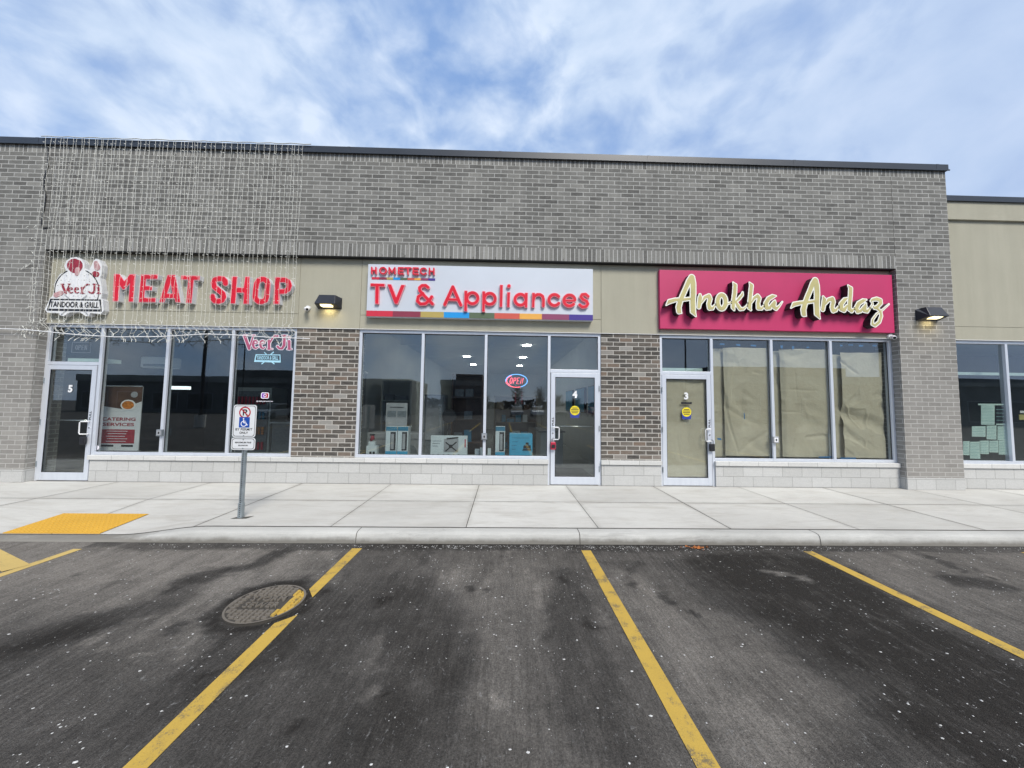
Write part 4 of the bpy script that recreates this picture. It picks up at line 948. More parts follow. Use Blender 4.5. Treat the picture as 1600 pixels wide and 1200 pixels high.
# ------------------------------------------------------------------ curtain lights
def curtain():
    r = empty('curtain_lights', 'curtain of white fairy light strands hanging over the left shop front', 'string lights')
    rr = random.Random(11); Y = P-.062
    n = 66; x0 = wp(72, 222, Y)[0]; x1 = wp(482, 230, Y)[0]
    cord = [(x0-.1+(x1-x0+.15)*k/40, Y-.002, 6.725+.008*math.sin(k*1.9)+rr.uniform(-.004, .004)) for k in range(41)]
    MB().tube(cord, .009, 5).build('top_cord', 'wire', r)
    xs = []; x = x0
    while x < x1: xs.append(x); x += rr.choice((.05, .07, .085, .095, .10))*1.13
    print('strands', len(xs))
    for x in xs:
        m_ = MB(); zb = rr.uniform(2.88, 3.06); z = 6.72; p = []; ph = rr.random()*6; drift = rr.uniform(-.035, .035); k = 0
        while z > zb:
            t = (6.72-z)/3.7; p.append((x+drift*t+.011*math.sin(z*3.1+ph)+rr.uniform(-.007, .007), Y+rr.uniform(-.003, .003), z)); z -= .11
        # curled tail
        cx, cz = p[-1][0], p[-1][2]; s_ = rr.choice((-1, 1)); amp = rr.uniform(.03, .06)
        for q in range(1, 8): p.append((cx+s_*amp*math.sin(q*1.15), Y-.02*math.sin(q), cz-.044*q))
        m_.tube(p, [.0023]*(len(p)-7)+[.0042]*7, 3, False)
        for q in range(1, len(p)-1):
            a = Vector(p[q]); dx = rr.choice((-1, 1))*rr.uniform(.015, .034); b = a+Vector((dx, -.012, rr.uniform(-.015, .018)))
            m_.tube([a, b], [.0022, .0072 if rr.random() < .3 else .0036], 3, True)
        o = m_.build('strand', 'wire', r)
    sw = [(-10, 513), (40, 515), (70, 518), (120, 523), (180, 526.5), (250, 526), (320, 522), (360, 523), (420, 527), (484, 529)]
    pts = []
    for a in sw: x, z = wp(*a, P-.075); pts.append((x, P-.075, z))
    MB().tube(pts, .0085, 5).build('cross_cord', 'white_paint', r)
    for k in range(26):     # loose tails on the pilaster, left of the curtain
        x, z = wp(28+k*.9+rr.uniform(-6, 9), 500-rr.random()*150 if k > 12 else 515+rr.uniform(-8, 10), P-.03); MB().tube([(x, P-.02, z), (x+rr.uniform(-.05, .05), P-.03, z-rr.uniform(.02, .08))], .004, 3).build('loose_end', 'wire', r)
curtain()

# ------------------------------------------------------------------ permit sign post
def permit_sign():
    px, py = -3.528, 4.89
    r = empty('parking_sign', 'white accessible parking permit sign with blue wheelchair panel on a perforated steel post', 'sign')
    zt = wp(380, 634, py)[1]; w = .023
    MB().box(px-w, px+w, py-w, py+w, -.02, zt-.02).build('post', 'galv', r, bevel=.004)
    MB().box(px-w-.005, px+w+.005, py-w-.005, py+w+.005, -.02, .20).build('post_sleeve', 'galv', r, bevel=.004)
    h = MB()
    for k in range(int((zt-.1)/.0254)):
        z = .03+k*.0254*1.0
        yy = py-w-(.006 if z < .2 else .001)
        h.face([(px+.0072*math.cos(t), yy, z+.0072*math.sin(t)) for t in np.arange(0, 6.28, .785)]); 
    h.build('post_holes', 'black', r)
    def plate(z0, z1, hw, nm):
        y = py-w-.012; rad = .035; q = []
        for (sx, sz, a0) in ((1, 1, 0), (-1, 1, 90), (-1, -1, 180), (1, -1, 270)):
            cx = px+sx*(hw-rad); cz = (z1 if sz > 0 else z0)-sz*rad
            for a in range(0, 91, 15): q.append((cx+rad*math.cos(math.radians(a0+a)), cz+rad*math.sin(math.radians(a0+a))))
        o = MB().prism(q, y, y+.003).build(nm, 'sign_face', r)
        c0, c1 = px, (z0+z1)/2
        def sc(p, d): return (c0+(p[0]-c0)*(hw-d)/hw, c1+(p[1]-c1)*((z1-z0)/2-d)/((z1-z0)/2))
        e = MB()
        for i in range(len(q)):
            a, b = sc(q[i], .012), sc(q[(i+1) % len(q)], .012); c, d_ = sc(q[(i+1) % len(q)], .0175), sc(q[i], .0175)
            e.face([(a[0], y-.0015, a[1]), (b[0], y-.0015, b[1]), (c[0], y-.0015, c[1]), (d_[0], y-.0015, d_[1])][::-1])
        e.build('border', 'black', o)
        for z in (z0+.022, z1-.022): MB().tube([(px, y+.002, z), (px, y-.006, z)], .007, 8).build('bolt', 'galv', o)
        return o, y
    z1 = wp(380, 632.5, py-.03)[1]; zm = wp(380, 683.5, py-.03)[1]; z0 = wp(380, 703, py-.03)[1]
    o, y = plate(zm+.003, z1, .155, 'sign_plate'); H = z1-zm
    cz = z1-.26*H+.012; n = 32
    R1, R2 = .078, .062
    m_ = MB()
    for k in range(n):
        a, b = 2*math.pi*k/n, 2*math.pi*(k+1)/n
        m_.face([(px+R1*math.cos(a), y-.002, cz+R1*math.sin(a)), (px+R1*math.cos(b), y-.002, cz+R1*math.sin(b)), (px+R2*math.cos(b), y-.002, cz+R2*math.sin(b)), (px+R2*math.cos(a), y-.002, cz+R2*math.sin(a))][::-1])
    m_.build('prohibition_ring', 'sign_red', o)
    sdf_obj('letter_r', [('P', [(px-.028, cz-.042), (px-.012, cz-.042), (px-.012, cz+.042), (px-.028, cz+.042)]), ('S', [(px-.015, cz+.034, .008), (px+.012, cz+.034, .008), (px+.024, cz+.018, .008), (px+.012, cz+.0, .008), (px-.015, cz+.0, .008)]), ('S', [(px+.004, cz, .008), (px+.026, cz-.036, .008)])], y-.0025, y-.001, 'black', o, 0, .0025)
    c45 = .062*.707
    sdf_obj('slash', [('S', [(px-c45, cz+c45, .006), (px+c45, cz-c45, .006)])], y-.005, y-.0035, 'sign_red', o, 0, .0025)
    bz = zm+H*.465; s_ = .070
    MB().box(px-s_, px+s_, y-.0025, y-.001, bz-s_, bz+s_).build('blue_panel', 'sign_blue', o)
    sdf_obj('wheelchair_symbol', [('S', [(px-.012, bz+.050, .009), (px-.0118, bz+.050, .009)]), ('S', [(px-.010, bz+.032, .007), (px-.006, bz-.006, .007), (px+.022, bz-.008, .006), (px+.036, bz-.038, .006), (px+.048, bz-.034, .004)]), ('S', [(px-.008, bz+.016, .004), (px+.018, bz+.014, .004)]),
        ('S', [(px-.006+.035*math.cos(t), bz-.020+.035*math.sin(t), .0055) for t in np.radians(np.linspace(115, 345, 20))])], y-.0045, y-.003, 'decal_white', o, 0, .0025)
    text('lettering', 'BY PERMIT', px, zm+.110, .225, .032, y-.002, 'black', o, .01)
    text('lettering', 'ONLY', px, zm+.064, .115, .030, y-.002, 'black', o, .02)
    o, y = plate(z0, zm-.002, .160, 'fine_plate')
    text('lettering', 'MAXIMUM FINE', px, z0+(zm-z0)*.60, .215, .021, y-.002, 'black', o, .02)
    text('lettering', '$5,000.00', px, z0+(zm-z0)*.36, .125, .020, y-.002, 'black', o, .02)
    s_ = strip('post_shadow_patch', [(px-.10, py-.05), (px+.10, py-.04), (px+.13, py+.07), (px+.09, py+.05), (px+.03, py+.03), (px-.06, py+.03)], 'gap', .004); s_.parent = r; s_.name = 'post_shadow'  # dark patch painting the shadow at the foot of the post
    if 'kind' in s_: del s_['kind']
permit_sign()

# ------------------------------------------------------------------ things behind the glass
def box_thing(name, label, cat, x0, x1, y0, y1, z0, z1, mat, group=None):
    r = empty(name, label, cat, group); MB().box(x0, x1, y0, y1, z0, z1).build('carton', mat, r, bevel=.004); return r
def U(px, py, Y): return wp(px, py, Y)
YD = YI+.10; LZ = .492
def tower_box(xa, xb, label):
    a = U(xa, 690, YD)[0]; b = U(xb, 690, YD)[0]; zt = U(xa, 666.5, YD)[1]
    r = box_thing('appliance_box', label, 'box', a, b, YD, YD+.2, LZ, zt, 'card_white', 'tall blue and white appliance boxes')
    h = zt-LZ; w = b-a
    MB().box(a+.002, b-.002, YD-.004, YD-.001, LZ+.002, LZ+h*.17).build('printed_band', 'card_blue', r)
    MB().box(a+.002, b-.002, YD-.004, YD-.001, LZ+h*.86, zt-.002).build('printed_band', 'card_mid', r)
    MB().box(a+w*.42, a+w*.90, YD-.006, YD-.0045, LZ+h*.20, LZ+h*.82).build('printed_product', 'black', r)
    MB().box(a+w*.48, a+w*.74, YD-.008, YD-.0065, LZ+h*.24, LZ+h*.76).build('printed_highlight', 'greyvinyl', r)
    text('print', 'TOWER FAN'[:0] or 'I I I', a+w*.24, LZ+h*.09, w*.3, h*.06, YD-.006, 'sign_blue', r)
tower_box(602.5, 620, 'leftmost of the tall blue and white boxes, at the foot of the grey poster'); tower_box(621, 637.5, 'tall blue and white box directly left of the second mullion'); tower_box(774, 789, 'tall blue and white box standing beside the wide light blue carton')
a = U(604, 640, YD+.25)[0]; b = U(637, 640, YD+.25)[0]; zt = U(620, 629.5, YD+.25)[1]; zb = U(620, 664, YD+.25)[1]
r = empty('display_poster', 'grey poster board standing behind the tall boxes', 'poster'); MB().box(a, b, YD+.22, YD+.25, .495, zt).build('board', 'greyvinyl', r)
MB().box(a+.03, a+(b-a)*.48, YD+.214, YD+.219, zt-.30, zt-.17).build('printed_photo', 'grey_print', r); MB().box(a+(b-a)*.54, b-.02, YD+.214, YD+.219, zt-.30, zt-.17).build('printed_photo', 'grey_print', r)
MB().box(a+.08, b-.08, YD+.214, YD+.219, zt-.10, zt-.085).build('heading_line', 'black', r)
a = U(673, 690, YD)[0]; b = U(730, 690, YD)[0]; zt = U(700, 681, YD)[1]
r = box_thing('bracket_box', 'wide white carton printed with a black wall bracket, between two mullions', 'box', a, b, YD, YD+.12, LZ, zt, 'card_white'); w = b-a; h = zt-LZ
MB().box(a+w*.36, a+w*.76, YD-.004, YD-.001, LZ+h*.22, LZ+h*.86).build('printed_screen', 'greyvinyl', r)
sdf_obj('printed_bracket', [('S', [(a+w*.42, LZ+h*.68, .012), (a+w*.70, LZ+h*.30, .012)]), ('S', [(a+w*.42, LZ+h*.28, .012), (a+w*.70, LZ+h*.70, .012)]), ('P', [(a+w*.50, LZ+h*.42), (a+w*.60, LZ+h*.42), (a+w*.60, LZ+h*.58), (a+w*.50, LZ+h*.58)]), ('S', [(a+w*.45, LZ+h*.86, .014), (a+w*.74, LZ+h*.92, .014)])], YD-.008, YD-.005, 'black', r, 0, .006)
for q in range(3): MB().box(a+w*(.05), a+w*(.30-q*.05), YD-.004, YD-.001, LZ+h*(.74-q*.12), LZ+h*(.76-q*.12)).build('print_line', 'grey_print', r)
for q in range(6): MB().box(a+w*(.06+q*.14), a+w*(.09+q*.14), YD-.004, YD-.001, LZ+h*.06, LZ+h*.13).build('print_icon', 'grey_print', r)
MB().box(a+w*.93, a+w*.96, YD-.004, YD-.001, LZ+h*.45, LZ+h*.85).build('print_stripe', 'padred', r)
a = U(796, 690, YD)[0]; b = U(832, 690, YD)[0]; zt = U(814, 678, YD)[1]
r = box_thing('blue_carton', 'wide plain light blue carton beside the door of shop 4', 'box', a, b, YD, YD+.3, LZ, zt, 'card_blue'); w = b-a; h = zt-LZ
for q in range(4): MB().box(a+w*(.1), a+w*(.86 if q == 0 else .42-q*.05), YD-.004, YD-.001, LZ+h*(.82-q*.16), LZ+h*(.84-q*.16)).build('print_line', 'card_mid', r)
sdf_obj('printed_pots', [('P', [(a+w*.56, LZ+h*.30), (a+w*.96, LZ+h*.30), (a+w*.93, LZ+h*.36), (a+w*.59, LZ+h*.36)]), ('P', [(a+w*.60, LZ+h*.38), (a+w*.93, LZ+h*.38), (a+w*.92, LZ+h*.52), (a+w*.62, LZ+h*.52)]), ('P', [(a+w*.70, LZ+h*.54), (a+w*.84, LZ+h*.54), (a+w*.83, LZ+h*.64), (a+w*.71, LZ+h*.64)])], YD-.006, YD-.003, 'black', r, 0, .005)
# small stacked cartons left
a = U(572, 700, YD)[0]; b = U(588.5, 700, YD)[0]; z1 = U(580, 697, YD)[1]; z2 = U(580, 690, YD)[1]
r = box_thing('gadget_box', 'small white carton printed with two dark discs, leftmost on the display ledge', 'box', a, b, YD, YD+.12, LZ, z1, 'card_white')
MB().box(a+.07, a+.115, YD-.004, YD-.001, LZ+.04, LZ+.09).build('printed_disc', 'black', r); MB().box(a+.135, a+.18, YD-.004, YD-.001, LZ+.04, LZ+.09).build('printed_disc', 'black', r)
r = box_thing('gadget_box', 'smaller white carton stacked on the carton with two dark discs', 'box', a+.04, b-.05, YD+.01, YD+.1, z1+.001, z2, 'card_white')
r = empty('toy_figure', 'small dark red gadget standing on top of the two stacked cartons', 'gadget'); MB().tube([((a+b)/2-.03, YD+.05, z2), ((a+b)/2-.03, YD+.05, z2+.03), ((a+b)/2, YD+.05, z2+.05), ((a+b)/2, YD+.05, z2+.12)], [.02, .03, .05, .03], 10).build('body', 'maroon', r, smooth=True); MB().box((a+b)/2-.05, (a+b)/2+.04, YD+.02, YD+.06, z2+.121, z2+.15).build('cap', 'black', r)
for i, (u0, u1, v, lab) in enumerate(((742, 749, 702, 'short white carton just left of the third mullion'), (750, 754, 700, 'narrow white carton touching the third mullion'), (762, 767, 701, 'little white carton just right of the third mullion'))):
    box_thing('small_carton', lab, 'box', U(u0, 700, YD+.05)[0], U(u1, 700, YD+.05)[0], YD+.05, YD+.15, LZ, U(u0, v, YD+.05)[1], 'card_white', 'little white cartons by the mullion')
# shop 4 fixtures further in
def fixture(name, label, cat, x0, x1, y0, y1, z1, mat, shelves=4):
    r = empty(name, label, cat); m_ = MB()
    m_.box(x0, x0+.04, y0, y1, 0, z1); m_.box(x1-.04, x1, y0, y1, 0, z1); m_.build('side_panels', mat, r); MB().box(x0+.04, x1-.04, y1-.03, y1, 0, z1).build('back_panel', mat, r)
    for k in range(shelves+1):
        z = k*(z1-.03)/shelves; MB().box(x0+.04, x1-.04, y0, y1-.03, z, z+.03).build('shelf', mat, r)
        if k < shelves:
            rr = random.Random(k+int(x0*10)); x = x0+.08
            while x < x1-.25:
                w = rr.uniform(.12, .3); hh = rr.uniform(.1, min(.3, (z1/shelves)*.8)); 
                if rr.random() < .8: MB().box(x, x+w, y0+.03, y0+.2, z+.031, z+.031+hh).build('stocked_goods', rr.choice(('card_white', 'grey_print', 'shelf', 'card_mid', 'wood')), r)
                x += w+.05
fixture('shelf_unit', 'stocked wooden shelf unit seen through the second pane of shop 4', 'shelf', -1.35, -.55, 9.0, 9.4, 2.35, 'wood')
fixture('shelf_unit', 'pale stocked shelf unit behind the lit open sign', 'shelf', -.35, 1.2, 12.5, 13, 1.9, 'shelf')
fixture('shelf_unit', 'grey stocked shelf along the left wall of shop 4', 'shelf', -3.3, -2.5, 9.5, 10.0, 2.2, 'room_wall')
r = empty('tall_fridge', 'dark tall fridge behind the bracket carton', 'fridge'); MB().box(-1.95, -1.45, 8.6, 9.1, 0, 1.8).build('body', 'grey_print', r, bevel=.02); MB().box(-1.90, -1.50, 8.57, 8.598, .7, 1.77).build('door', 'greyvinyl', r); MB().box(-1.56, -1.53, 8.53, 8.568, .9, 1.5).build('handle', 'chrome', r)
r = empty('vertical_fan', 'slim floor fan with a round head near the second mullion', 'fan')
MB().tube([(-1.25, 8.1, 0), (-1.25, 8.1, 1.2)], .02, 8).build('stem', 'black', r); MB().tube([(-1.25, 8.1, 0), (-1.25, 8.1, .03)], .18, 16).build('base', 'black', r); MB().tube([(-1.25, 8.02, 1.3), (-1.25, 8.12, 1.3)], .16, 16).build('head', 'black', r)
r = empty('white_counter', 'low white counter seen through the glass of door 4', 'counter'); MB().box(1.0, 1.6, 9.4, 10.8, 0, .85).build('cabinet', 'room_wall', r); MB().box(.95, 1.65, 9.35, 10.85, .851, .89).build('counter_top', 'grey_print', r)
o = MB().box(1.0, 2.0, D+.45, 8.9, -.006, .004).build('door_mat', 'mat'); tag(o, 'dark rubber mat on the floor inside door 4', 'mat')
for x, lab in ((-3.2, 'white front loading washer at the far left of shop 4'), (-2.5, 'white front loading washer beside the grey shelf in shop 4')):
    r = empty('washing_machine', lab, 'washing machine'); MB().box(x, x+.6, 8.3, 8.9, 0, .88).build('body', 'greyvinyl', r, bevel=.02); MB().tube([(x+.3, 8.30, .42), (x+.3, 8.26, .42)], .19, 20).build('door', 'grey_print', r); MB().box(x+.03, x+.57, 8.285, 8.299, .74, .85).build('control_panel', 'greyvinyl', r)
for k, (y, z, lab) in enumerate(((8.6, 1.75, 'nearest'), (10.4, 1.75, 'middle'), (12.2, 1.75, 'farthest'))):
    r = empty('television', lab+' of the wall mounted televisions on the right wall of shop 4', 'television', 'televisions on the shop wall'); MB().box(2.40, 2.45, y, y+1.3, z-.38, z+.38).build('bezel', 'black', r); MB().box(2.394, 2.399, y+.02, y+1.28, z-.36, z+.36).build('screen', 'card_mid', r)
r = empty('hanging_poster', 'patterned grey poster hanging at the left side of shop 4', 'poster'); MB().box(-3.40, -3.38, 7.6, 8.6, 1.0, 2.3).build('sheet', 'grey_print', r); MB().box(-3.41, -3.37, 7.55, 8.65, 2.301, 2.33).build('top_bar', 'chrome', r)
# neon open signs
def neon(cx, cz, y, w, h, m1, m2, label, oval):
    r = empty('open_sign', label, 'open sign'); rr = h*.032
    nl = {'O': [[(.5+.42*math.cos(t), .5+.5*math.sin(t)) for t in np.linspace(0, 6.2832, 16)]], 'P': [[(.1, 0), (.1, 1), (.7, 1), (.85, .8), (.7, .52), (.1, .5)]], 'E': [[(.85, 1), (.1, 1), (.1, 0), (.85, 0)], [(.1, .5), (.75, .5)]], 'N': [[(.1, 0), (.1, 1), (.85, 0), (.85, 1)]]}
    for q, ch in enumerate('OPEN'):
        m_ = MB()
        for pl in nl[ch]: m_.tube([(cx+w*.66*((q+a*.74+.14)/4-.5)+(b-.5)*h*.08*(1 if oval else 0), y, cz+(b-.5)*h*.46) for a, b in pl], rr*.75, 6)
        m_.build('neon_letter', m1, r)
    if oval:
        q = [(cx+w*.5*math.cos(t), y, cz+h*.5*math.sin(t)) for t in np.linspace(.3, math.pi+.15, 24)]; MB().tube(q, rr, 6).build('neon_tube', m2, r)
        q = [(cx+w*.5*math.cos(t), y, cz+h*.5*math.sin(t)) for t in np.linspace(math.pi+.2, math.pi*1.62, 16)]; MB().tube(q, rr, 6).build('neon_tube', m1, r)
        q = [(cx+w*.5*math.cos(t), y, cz+h*.5*math.sin(t)) for t in np.linspace(math.pi*1.63, math.pi*2+.25, 16)]; MB().tube(q, rr, 6).build('neon_tube', m2, r)
        q = [(cx+w*.455*math.cos(t), y, cz+h*.44*math.sin(t)) for t in np.linspace(2.1, 4.0, 16)]; MB().tube(q, rr, 6).build('neon_tube', m1, r)
    else:
        q = [(cx-w*.5, y, cz-h*.5), (cx+w*.5, y, cz-h*.5), (cx+w*.5, y, cz+h*.5), (cx-w*.5, y, cz+h*.5), (cx-w*.5, y, cz-h*.5)]; MB().tube(q, rr*.7, 6).build('neon_tube', m1, r)
    m_ = MB(); 
    for sx in (-.3, .3): m_.tube([(cx+sx*w, y+.02, cz+h*.3), (cx+sx*w, y+.02, cz+h*.9)], .002, 4)
    m_.build('hanging_wire', 'black', r)
yN = FY+.10; x, z = wp(807, 595, yN); neon(x, z, yN, .44, .265, 'neon_red', 'neon_blue', 'oval open sign glowing red and blue in the window of shop 4', True)
x, z = wp(127, 543, yN); neon(x, z, yN, .36, .20, 'neon_dim', 'neon_dim', 'unlit open sign in the transom over door 5', False)
for u, lab in ((805.5, 'left string of tiny red lights below the oval open sign'), (815.5, 'right string of tiny red lights below the oval open sign')):
    m_ = MB()
    for k in range(8): x, z = wp(u, 613+k*2.4, yN); m_.box(x-.008, x+.008, yN, yN+.01, z-.005, z+.005)
    o = m_.build('red_light_string', 'padred'); tag(o, lab, 'string lights', 'red light strings under the open sign')
# catering banner in shop 5
def banner():
    Y = FY+.30; r = empty('catering_banner', 'white and maroon roll-up catering banner behind the first window pane', 'banner')
    xa = wp(159, 650, Y)[0]; xb = wp(220, 650, Y)[0]; zt = wp(190, 604, Y)[1]; zb = .50
    MB().box(xa, xb, Y, Y+.012, zb, zt).build('banner_sheet', 'return_white', r); h = zt-zb; w = xb-xa
    MB().box(xa, xb, Y-.02, Y+.05, zb-.0, zb+.05).build('base_cassette', 'chrome', r); MB().tube([(xa, Y, zt+.01), (xb, Y, zt+.01)], .012, 8).build('top_rail', 'chrome', r)
    y = Y-.003
    MB().prism([(xa, zb+h*.70), (xa+w*.5, zb+h*.66), (xb, zb+h*.78), (xb, zt), (xa, zt)], y, y+.002).build('printed_photo', 'wood', r)
    n = 20
    MB().prism([(xa+w*.66+.15*math.cos(6.2832*k/n), zb+h*.72+.11*math.sin(6.2832*k/n)) for k in range(n)], y-.004, y-.002).build('printed_plate', 'white_paint', r)
    MB().prism([(xa+w*.66+.12*math.cos(6.2832*k/n), zb+h*.72+.085*math.sin(6.2832*k/n)) for k in range(n)], y-.007, y-.005).build('printed_food', 'orange_food', r)
    MB().prism([(xa+w*.80+.07*math.cos(6.2832*k/n), zb+h*.88+.06*math.sin(6.2832*k/n)) for k in range(n)], y-.004, y-.002).build('printed_bowl', 'greyvinyl', r)
    text('banner_lettering', 'CATERING', xa+w*.45, zb+h*.505, w*.86, .068, y, 'maroon', r, .03); text('banner_lettering', 'SERVICES', xa+w*.45, zb+h*.425, w*.80, .068, y, 'maroon', r, .03)
    MB().box(xa+.01, xa+w*.88, y, y+.002, zb+h*.14, zb+h*.35).build('maroon_block', 'maroon', r)
    m_ = MB()
    for k in range(5): m_.box(xa+w*(.16+.03*(k % 2)), xa+w*(.70-.03*(k % 3)), y-.003, y-.001, zb+h*(.32-.038*k), zb+h*(.328-.038*k))
    m_.build('print_lines', 'card_white', r)
    m_ = MB(); m_.box(xa+.02, xa+w*.36, y, y+.002, zb+h*.09, zb+h*.12); m_.box(xa+w*.56, xa+w*.86, y, y+.002, zb+h*.09, zb+h*.12); m_.build('footer_blocks', 'black', r)
banner()
r = empty('drinks_fridge', 'dark glass door drinks fridge deep inside the left shop', 'fridge'); MB().box(-7.2, -6.3, 9.6, 10.3, 0, 1.95).build('body', 'room_wall', r); MB().box(-7.15, -6.35, 9.56, 9.598, .1, 1.85).build('door', 'grey_print', r)
for k in range(4):
    m_ = MB()
    for q in range(8): m_.tube([(-7.08+q*.095, 9.5, .3+k*.4), (-7.08+q*.095, 9.5, .5+k*.4)], .03, 8)
    m_.build('bottles', ('padred', 'orange_food', 'card_mid', 'padred')[k], r)
r = empty('shop_counter', 'long dark serving counter inside the left shop', 'counter'); MB().box(-6.1, -3.9, 9.4, 10.0, 0, 1.0).build('cabinet', 'grey_print', r); MB().box(-6.15, -3.85, 9.35, 10.05, 1.001, 1.04).build('counter_top', 'room_wall', r)
r = empty('air_conditioner', 'white boxy air unit high behind the first pane of shop 5', 'air unit'); MB().box(-8.2, -7.55, 8.0, 8.3, 2.3, 2.55).build('case', 'white_paint', r, bevel=.03); MB().box(-8.12, -7.63, 7.985, 7.999, 2.33, 2.38).build('outlet', 'grey_print', r)
# kraft paper sheets
def paper(label, x0, x1, z0, z1, y, amp=.02, seed=0, curl=None, topn=.02, nx=80, nz=150):
    V = []; Fc = []; cq = random.Random(seed*7+1); cr_ = []
    for _ in range(int(26*(x1-x0)+5)):
        a_ = cq.choice((cq.uniform(.2, 1.2), cq.uniform(1.9, 2.9), cq.uniform(1.35, 1.8), cq.uniform(-.2, .2))); cr_.append((cq.uniform(x0, x1), cq.uniform(z0, z1), math.cos(a_), math.sin(a_), cq.uniform(-1, 1)*amp*.8, cq.uniform(.03, .16), cq.uniform(.15, .8)))
    for i in range(nx+1):
        for j in range(nz+1):
            u, v = i/nx, j/nz; x = x0+(x1-x0)*u; z = z0+(z1-z0)*v
            n1 = mnoise.noise(Vector((x*1.6+seed, z*1.1, seed))); n3 = mnoise.noise(Vector((x*7, z*6, seed))); dy = amp*(1.0*n1+.10*n3)
            for cx, cz, ca, sa, h_, wd, ln in cr_:
                dx, dz = x-cx, z-cz; al = dx*ca+dz*sa; ac = abs(-dx*sa+dz*ca+.02*math.sin(al*5+cx)); dy += h_*max(0, 1-ac/wd)*max(0, 1-(al/ln)**2)
            if curl: dy += curl(u, v)
            zz = z+(topn*mnoise.noise(Vector((x*3, seed, 0))) if j == nz else 0)
            V.append((x+.01*mnoise.noise(Vector((z*2, seed, 1)))*(1 if i in (0, nx) else 0), y+max(-.004, dy), zz))
    for i in range(nx):
        for j in range(nz): a = i*(nz+1)+j; Fc.append((a, a+nz+1, a+nz+2, a+1))
    o = np_mesh('kraft_paper', V, Fc, 'kraft'); o.data.polygons.foreach_set('use_smooth', [True]*len(o.data.polygons))
    sm = o.modifiers.new('s', 'SOLIDIFY'); sm.thickness = .001
    tag(o, label, 'paper sheet', 'kraft paper sheets covering the glass of shop 3')
YP = FY+.07
zt1 = 2.82
paper('narrow kraft sheet at the left edge of the first papered pane', 4.27, 4.60, .56, zt1-.01, YP+.10, .02, 1, nx=20)
paper('wide kraft sheet overlapping the narrow one in the first papered pane', 4.545, 5.45, .59, zt1, YP+.012, .022, 2, curl=lambda u, v: .03*math.exp(-(u/.06)**2)+.03*max(0, .3-v)*max(0, 1-u*3))
paper('narrow kraft sheet at the left of the middle papered pane', 5.52, 5.82, .56, zt1-.04, YP+.10, .02, 3, nx=20)
paper('wide rippled kraft sheet in the middle papered pane', 5.74, 6.70, .58, zt1-.01, YP+.012, .026, 4, curl=lambda u, v: .035*math.exp(-(u/.06)**2))
paper('flat kraft sheet at the back of the last papered pane', 6.765, 7.955, .56, zt1-.10, YP+.09, .02, 5)
paper('badly curled kraft sheet bulging in the last papered pane', 7.02, 7.885, .575, zt1-.06, YP+.02, .035, 6, curl=lambda u, v: .07*math.exp(-((v-.42+.12*u)/.06)**2)*(1-.3*u)+.05*math.exp(-((v-.52)/.10)**2)*(u**4)+.03*math.sin((v*1.3+u*.25)*26)*math.exp(-((v-.2)/.15)**2)*.5)
paper('kraft sheet covering the inside of door 3', 3.275, 4.115, .17, 2.135, FY+.045, .014, 8)
def tapes():
    rr = random.Random(5); i = 0
    for (px, py, w, wh) in ((1128, 538, .10, 'above the narrow sheet of the first papered pane'), (1153, 539, .09, 'at the top middle of the first papered pane'), (1177, 540, .11, 'at the top right of the first papered pane'), (1163, 650, .03, 'upright in the middle of the first papered pane'),
        (1221, 542, .04, 'top left of the middle papered pane'), (1239, 543, .035, 'top centre of the middle papered pane'), (1262, 543, .06, 'top right of the middle papered pane'),
        (1314, 540, .05, 'leftmost of four along the top of the last pane'), (1329, 539, .10, 'second of four along the top of the last pane'), (1345, 540, .09, 'third of four along the top of the last pane'), (1366, 540, .08, 'rightmost of four along the top of the last pane'),
        (1290, 714, .30, 'long piece at the foot of the middle papered pane'), (1325, 716, .34, 'long piece at the foot of the last papered pane'), (1124, 686, .08, 'low on the left of the first papered pane'), (1150, 716, .5, 'long piece at the foot of the first papered pane')):
        x, z = wp(px, py, FY+.065); h = .016 if w > .04 else .03
        if px == 1163: w, h = .018, .06
        q = [(x-w/2, z-h+rr.uniform(-.008, .008)), (x+w/2, z-h+rr.uniform(-.008, .008)), (x+w/2+rr.uniform(-.01, .01), z+h), (x-w/2+rr.uniform(-.01, .01), z+h+rr.uniform(-.008, .008))]
        o = MB().prism(q, FY+.060, FY+.062).build('blue_tape', 'tape'); tag(o, 'blue tape strip '+wh, 'tape', 'blue tape strips on the papered glass')
tapes()
